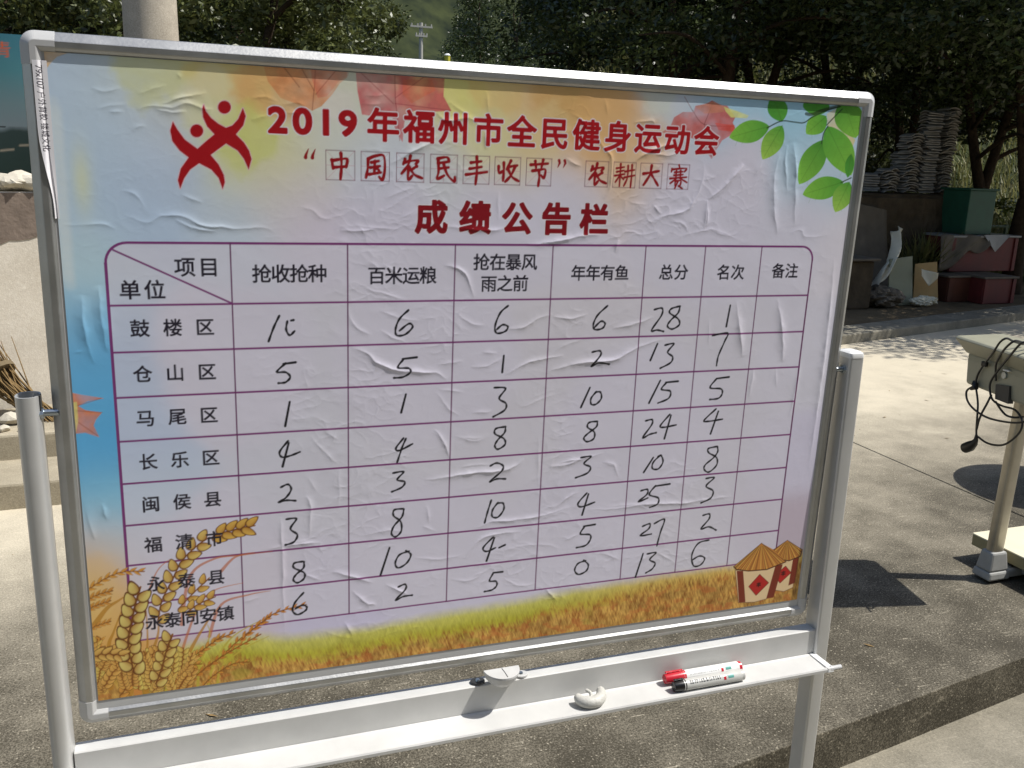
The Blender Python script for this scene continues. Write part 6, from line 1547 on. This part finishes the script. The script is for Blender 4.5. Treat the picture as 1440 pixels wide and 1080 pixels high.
# distant utility pole with its lines
M_FAR = mat('distant_pole', srgb(170, 166, 156), 0.8, 0, 0.15, 2)
DY = 58.0
t_ = at(592, 32, DY); b_ = at(592, 100, DY)
dp = empty('utility_pole', (t_[0], DY, float(hill_h(np.array(t_[0]), np.array(DY)))), 'distant pale utility pole with a double cross-arm on the far valley floor', 'utility pole')
zg = dp.location.z
g = Geo(); g.tube([(t_[0], DY, zg - 0.3), (t_[0], DY, t_[2] + 0.0)], [0.17, 0.12], 10); g.build('pole_shaft', M_FAR, dp)
for dz_, w_ in ((-0.25, 1.5), (-0.8, 0.8)):
    g = Geo(); g.box((t_[0], DY - 0.12, t_[2] + dz_), (w_ * 0.95, 0.10, 0.10)); ca_ = g.build('cross_arm', M_FAR, dp)
    for k in (-1, -0.4, 0.4, 1):
        g = Geo(); g.tube([(t_[0] + k * w_ * 0.42, DY - 0.12, t_[2] + dz_), (t_[0] + k * w_ * 0.42, DY - 0.12, t_[2] + dz_ + 0.18)], 0.05, 8); g.build('insulator', M_FAR, ca_)
q = at(629, 78, 30.0); zq = float(hill_h(np.array(q[0]), np.array(30.0)))
ms = empty('marker_post', (q[0], 30.0, zq), 'small yellow marker post above the board rail, right of the distant pole', 'post')
g = Geo(); g.tube([(q[0], 30.0, zq - 0.1), (q[0], 30.0, q[2])], 0.10, 10); g.build('post_shaft', mat('yellow_paint', srgb(200, 190, 60), 0.6, 0, 0.2, 5), ms)
g = Geo(); g.tube([(q[0], 30.0, q[2]), (q[0], 30.0, q[2] + 0.06)], [0.115, 0.06], 10); g.build('post_top', M_WHITE, ms)
# unseen round table added to throw the rounded shadow beyond the scale
tb = empty('added_shadow_table', (3.93, 1.86, 0.0), 'round table added unseen outside the right edge to cast the shadow beyond the scale', 'table')
g = Geo(); g.tube([(3.93, 1.86, 0.70), (3.93, 1.86, 0.703), (3.93, 1.86, 0.724), (3.93, 1.86, 0.727)], [0.365, 0.37, 0.37, 0.365], 40); g.build('table_top', M_SC_PANS, tb)
g = Geo(); g.tube([(3.93, 1.86, 0.03), (3.93, 1.86, 0.70)], 0.028, 16); g.build('pedestal', M_FRAME, tb)
g = Geo(); g.tube([(3.93, 1.86, 0.0), (3.93, 1.86, 0.015), (3.93, 1.86, 0.032)], [0.22, 0.22, 0.05], 28); g.build('table_base', M_FRAME, tb)

# grit, dry leaf bits and small stones lying about on the concrete
M_GRIT = mat('loose_grit', srgb(170, 158, 132), 0.9, 0, 0.5, 30, spec=0.15)
g = Geo(); rg = random.Random(77)
for k in range(620):
    x = rg.uniform(-2.2, 5.5); y = rg.uniform(-0.4, 4.6)
    z = 0.0 if y > SL * x + SI + 0.03 else ZLOW
    if abs(y - SL * x - SI) < 0.03: continue
    s_ = 0.0016 + 0.004 * rg.random() ** 3; a = rg.uniform(0, 6.283); h = s_ * rg.uniform(0.4, 1.1)
    pts = [(x + s_ * rg.uniform(0.6, 1.5) * math.cos(a + t), y + s_ * rg.uniform(0.6, 1.5) * math.sin(a + t)) for t in (0, 1.3, 2.6, 3.9, 5.1)]
    g.add([(p[0], p[1], z - 0.0005) for p in pts] + [(x + rg.uniform(-.3, .3) * s_, y, z + h)], [(0, 1, 5), (1, 2, 5), (2, 3, 5), (3, 4, 5), (4, 0, 5)])
tag(g.build('loose_grit', M_GRIT), kind='stuff')
g = Geo()
for k in range(90):
    x = rg.uniform(-1.8, 6.5); y = rg.uniform(0.6, 5.0)
    if y < SL * x + SI + 0.05: continue
    a = rg.uniform(0, 6.283); l = rg.uniform(0.008, 0.028); w_ = l * rg.uniform(0.12, 0.35); c_, s__ = math.cos(a), math.sin(a)
    f_ = lambda u, v, zz: (x + u * c_ - v * s__, y + u * s__ + v * c_, zz)
    g.add([f_(-l, 0, 0.0015), f_(0, -w_, 0.004), f_(l, 0, 0.002 + rg.random() * 0.006), f_(0, w_, 0.003)], [(0, 1, 2, 3)])
tag(g.build('dry_leaf_litter', M_STRAW), kind='stuff')

# crisp creases between flat ends and rounded sides
for o in scn.objects:
    if o.type == 'MESH' and len(o.data.polygons) < 3000 and any(p.use_smooth for p in o.data.polygons):
        o.data.set_sharp_from_angle(angle=math.radians(40))
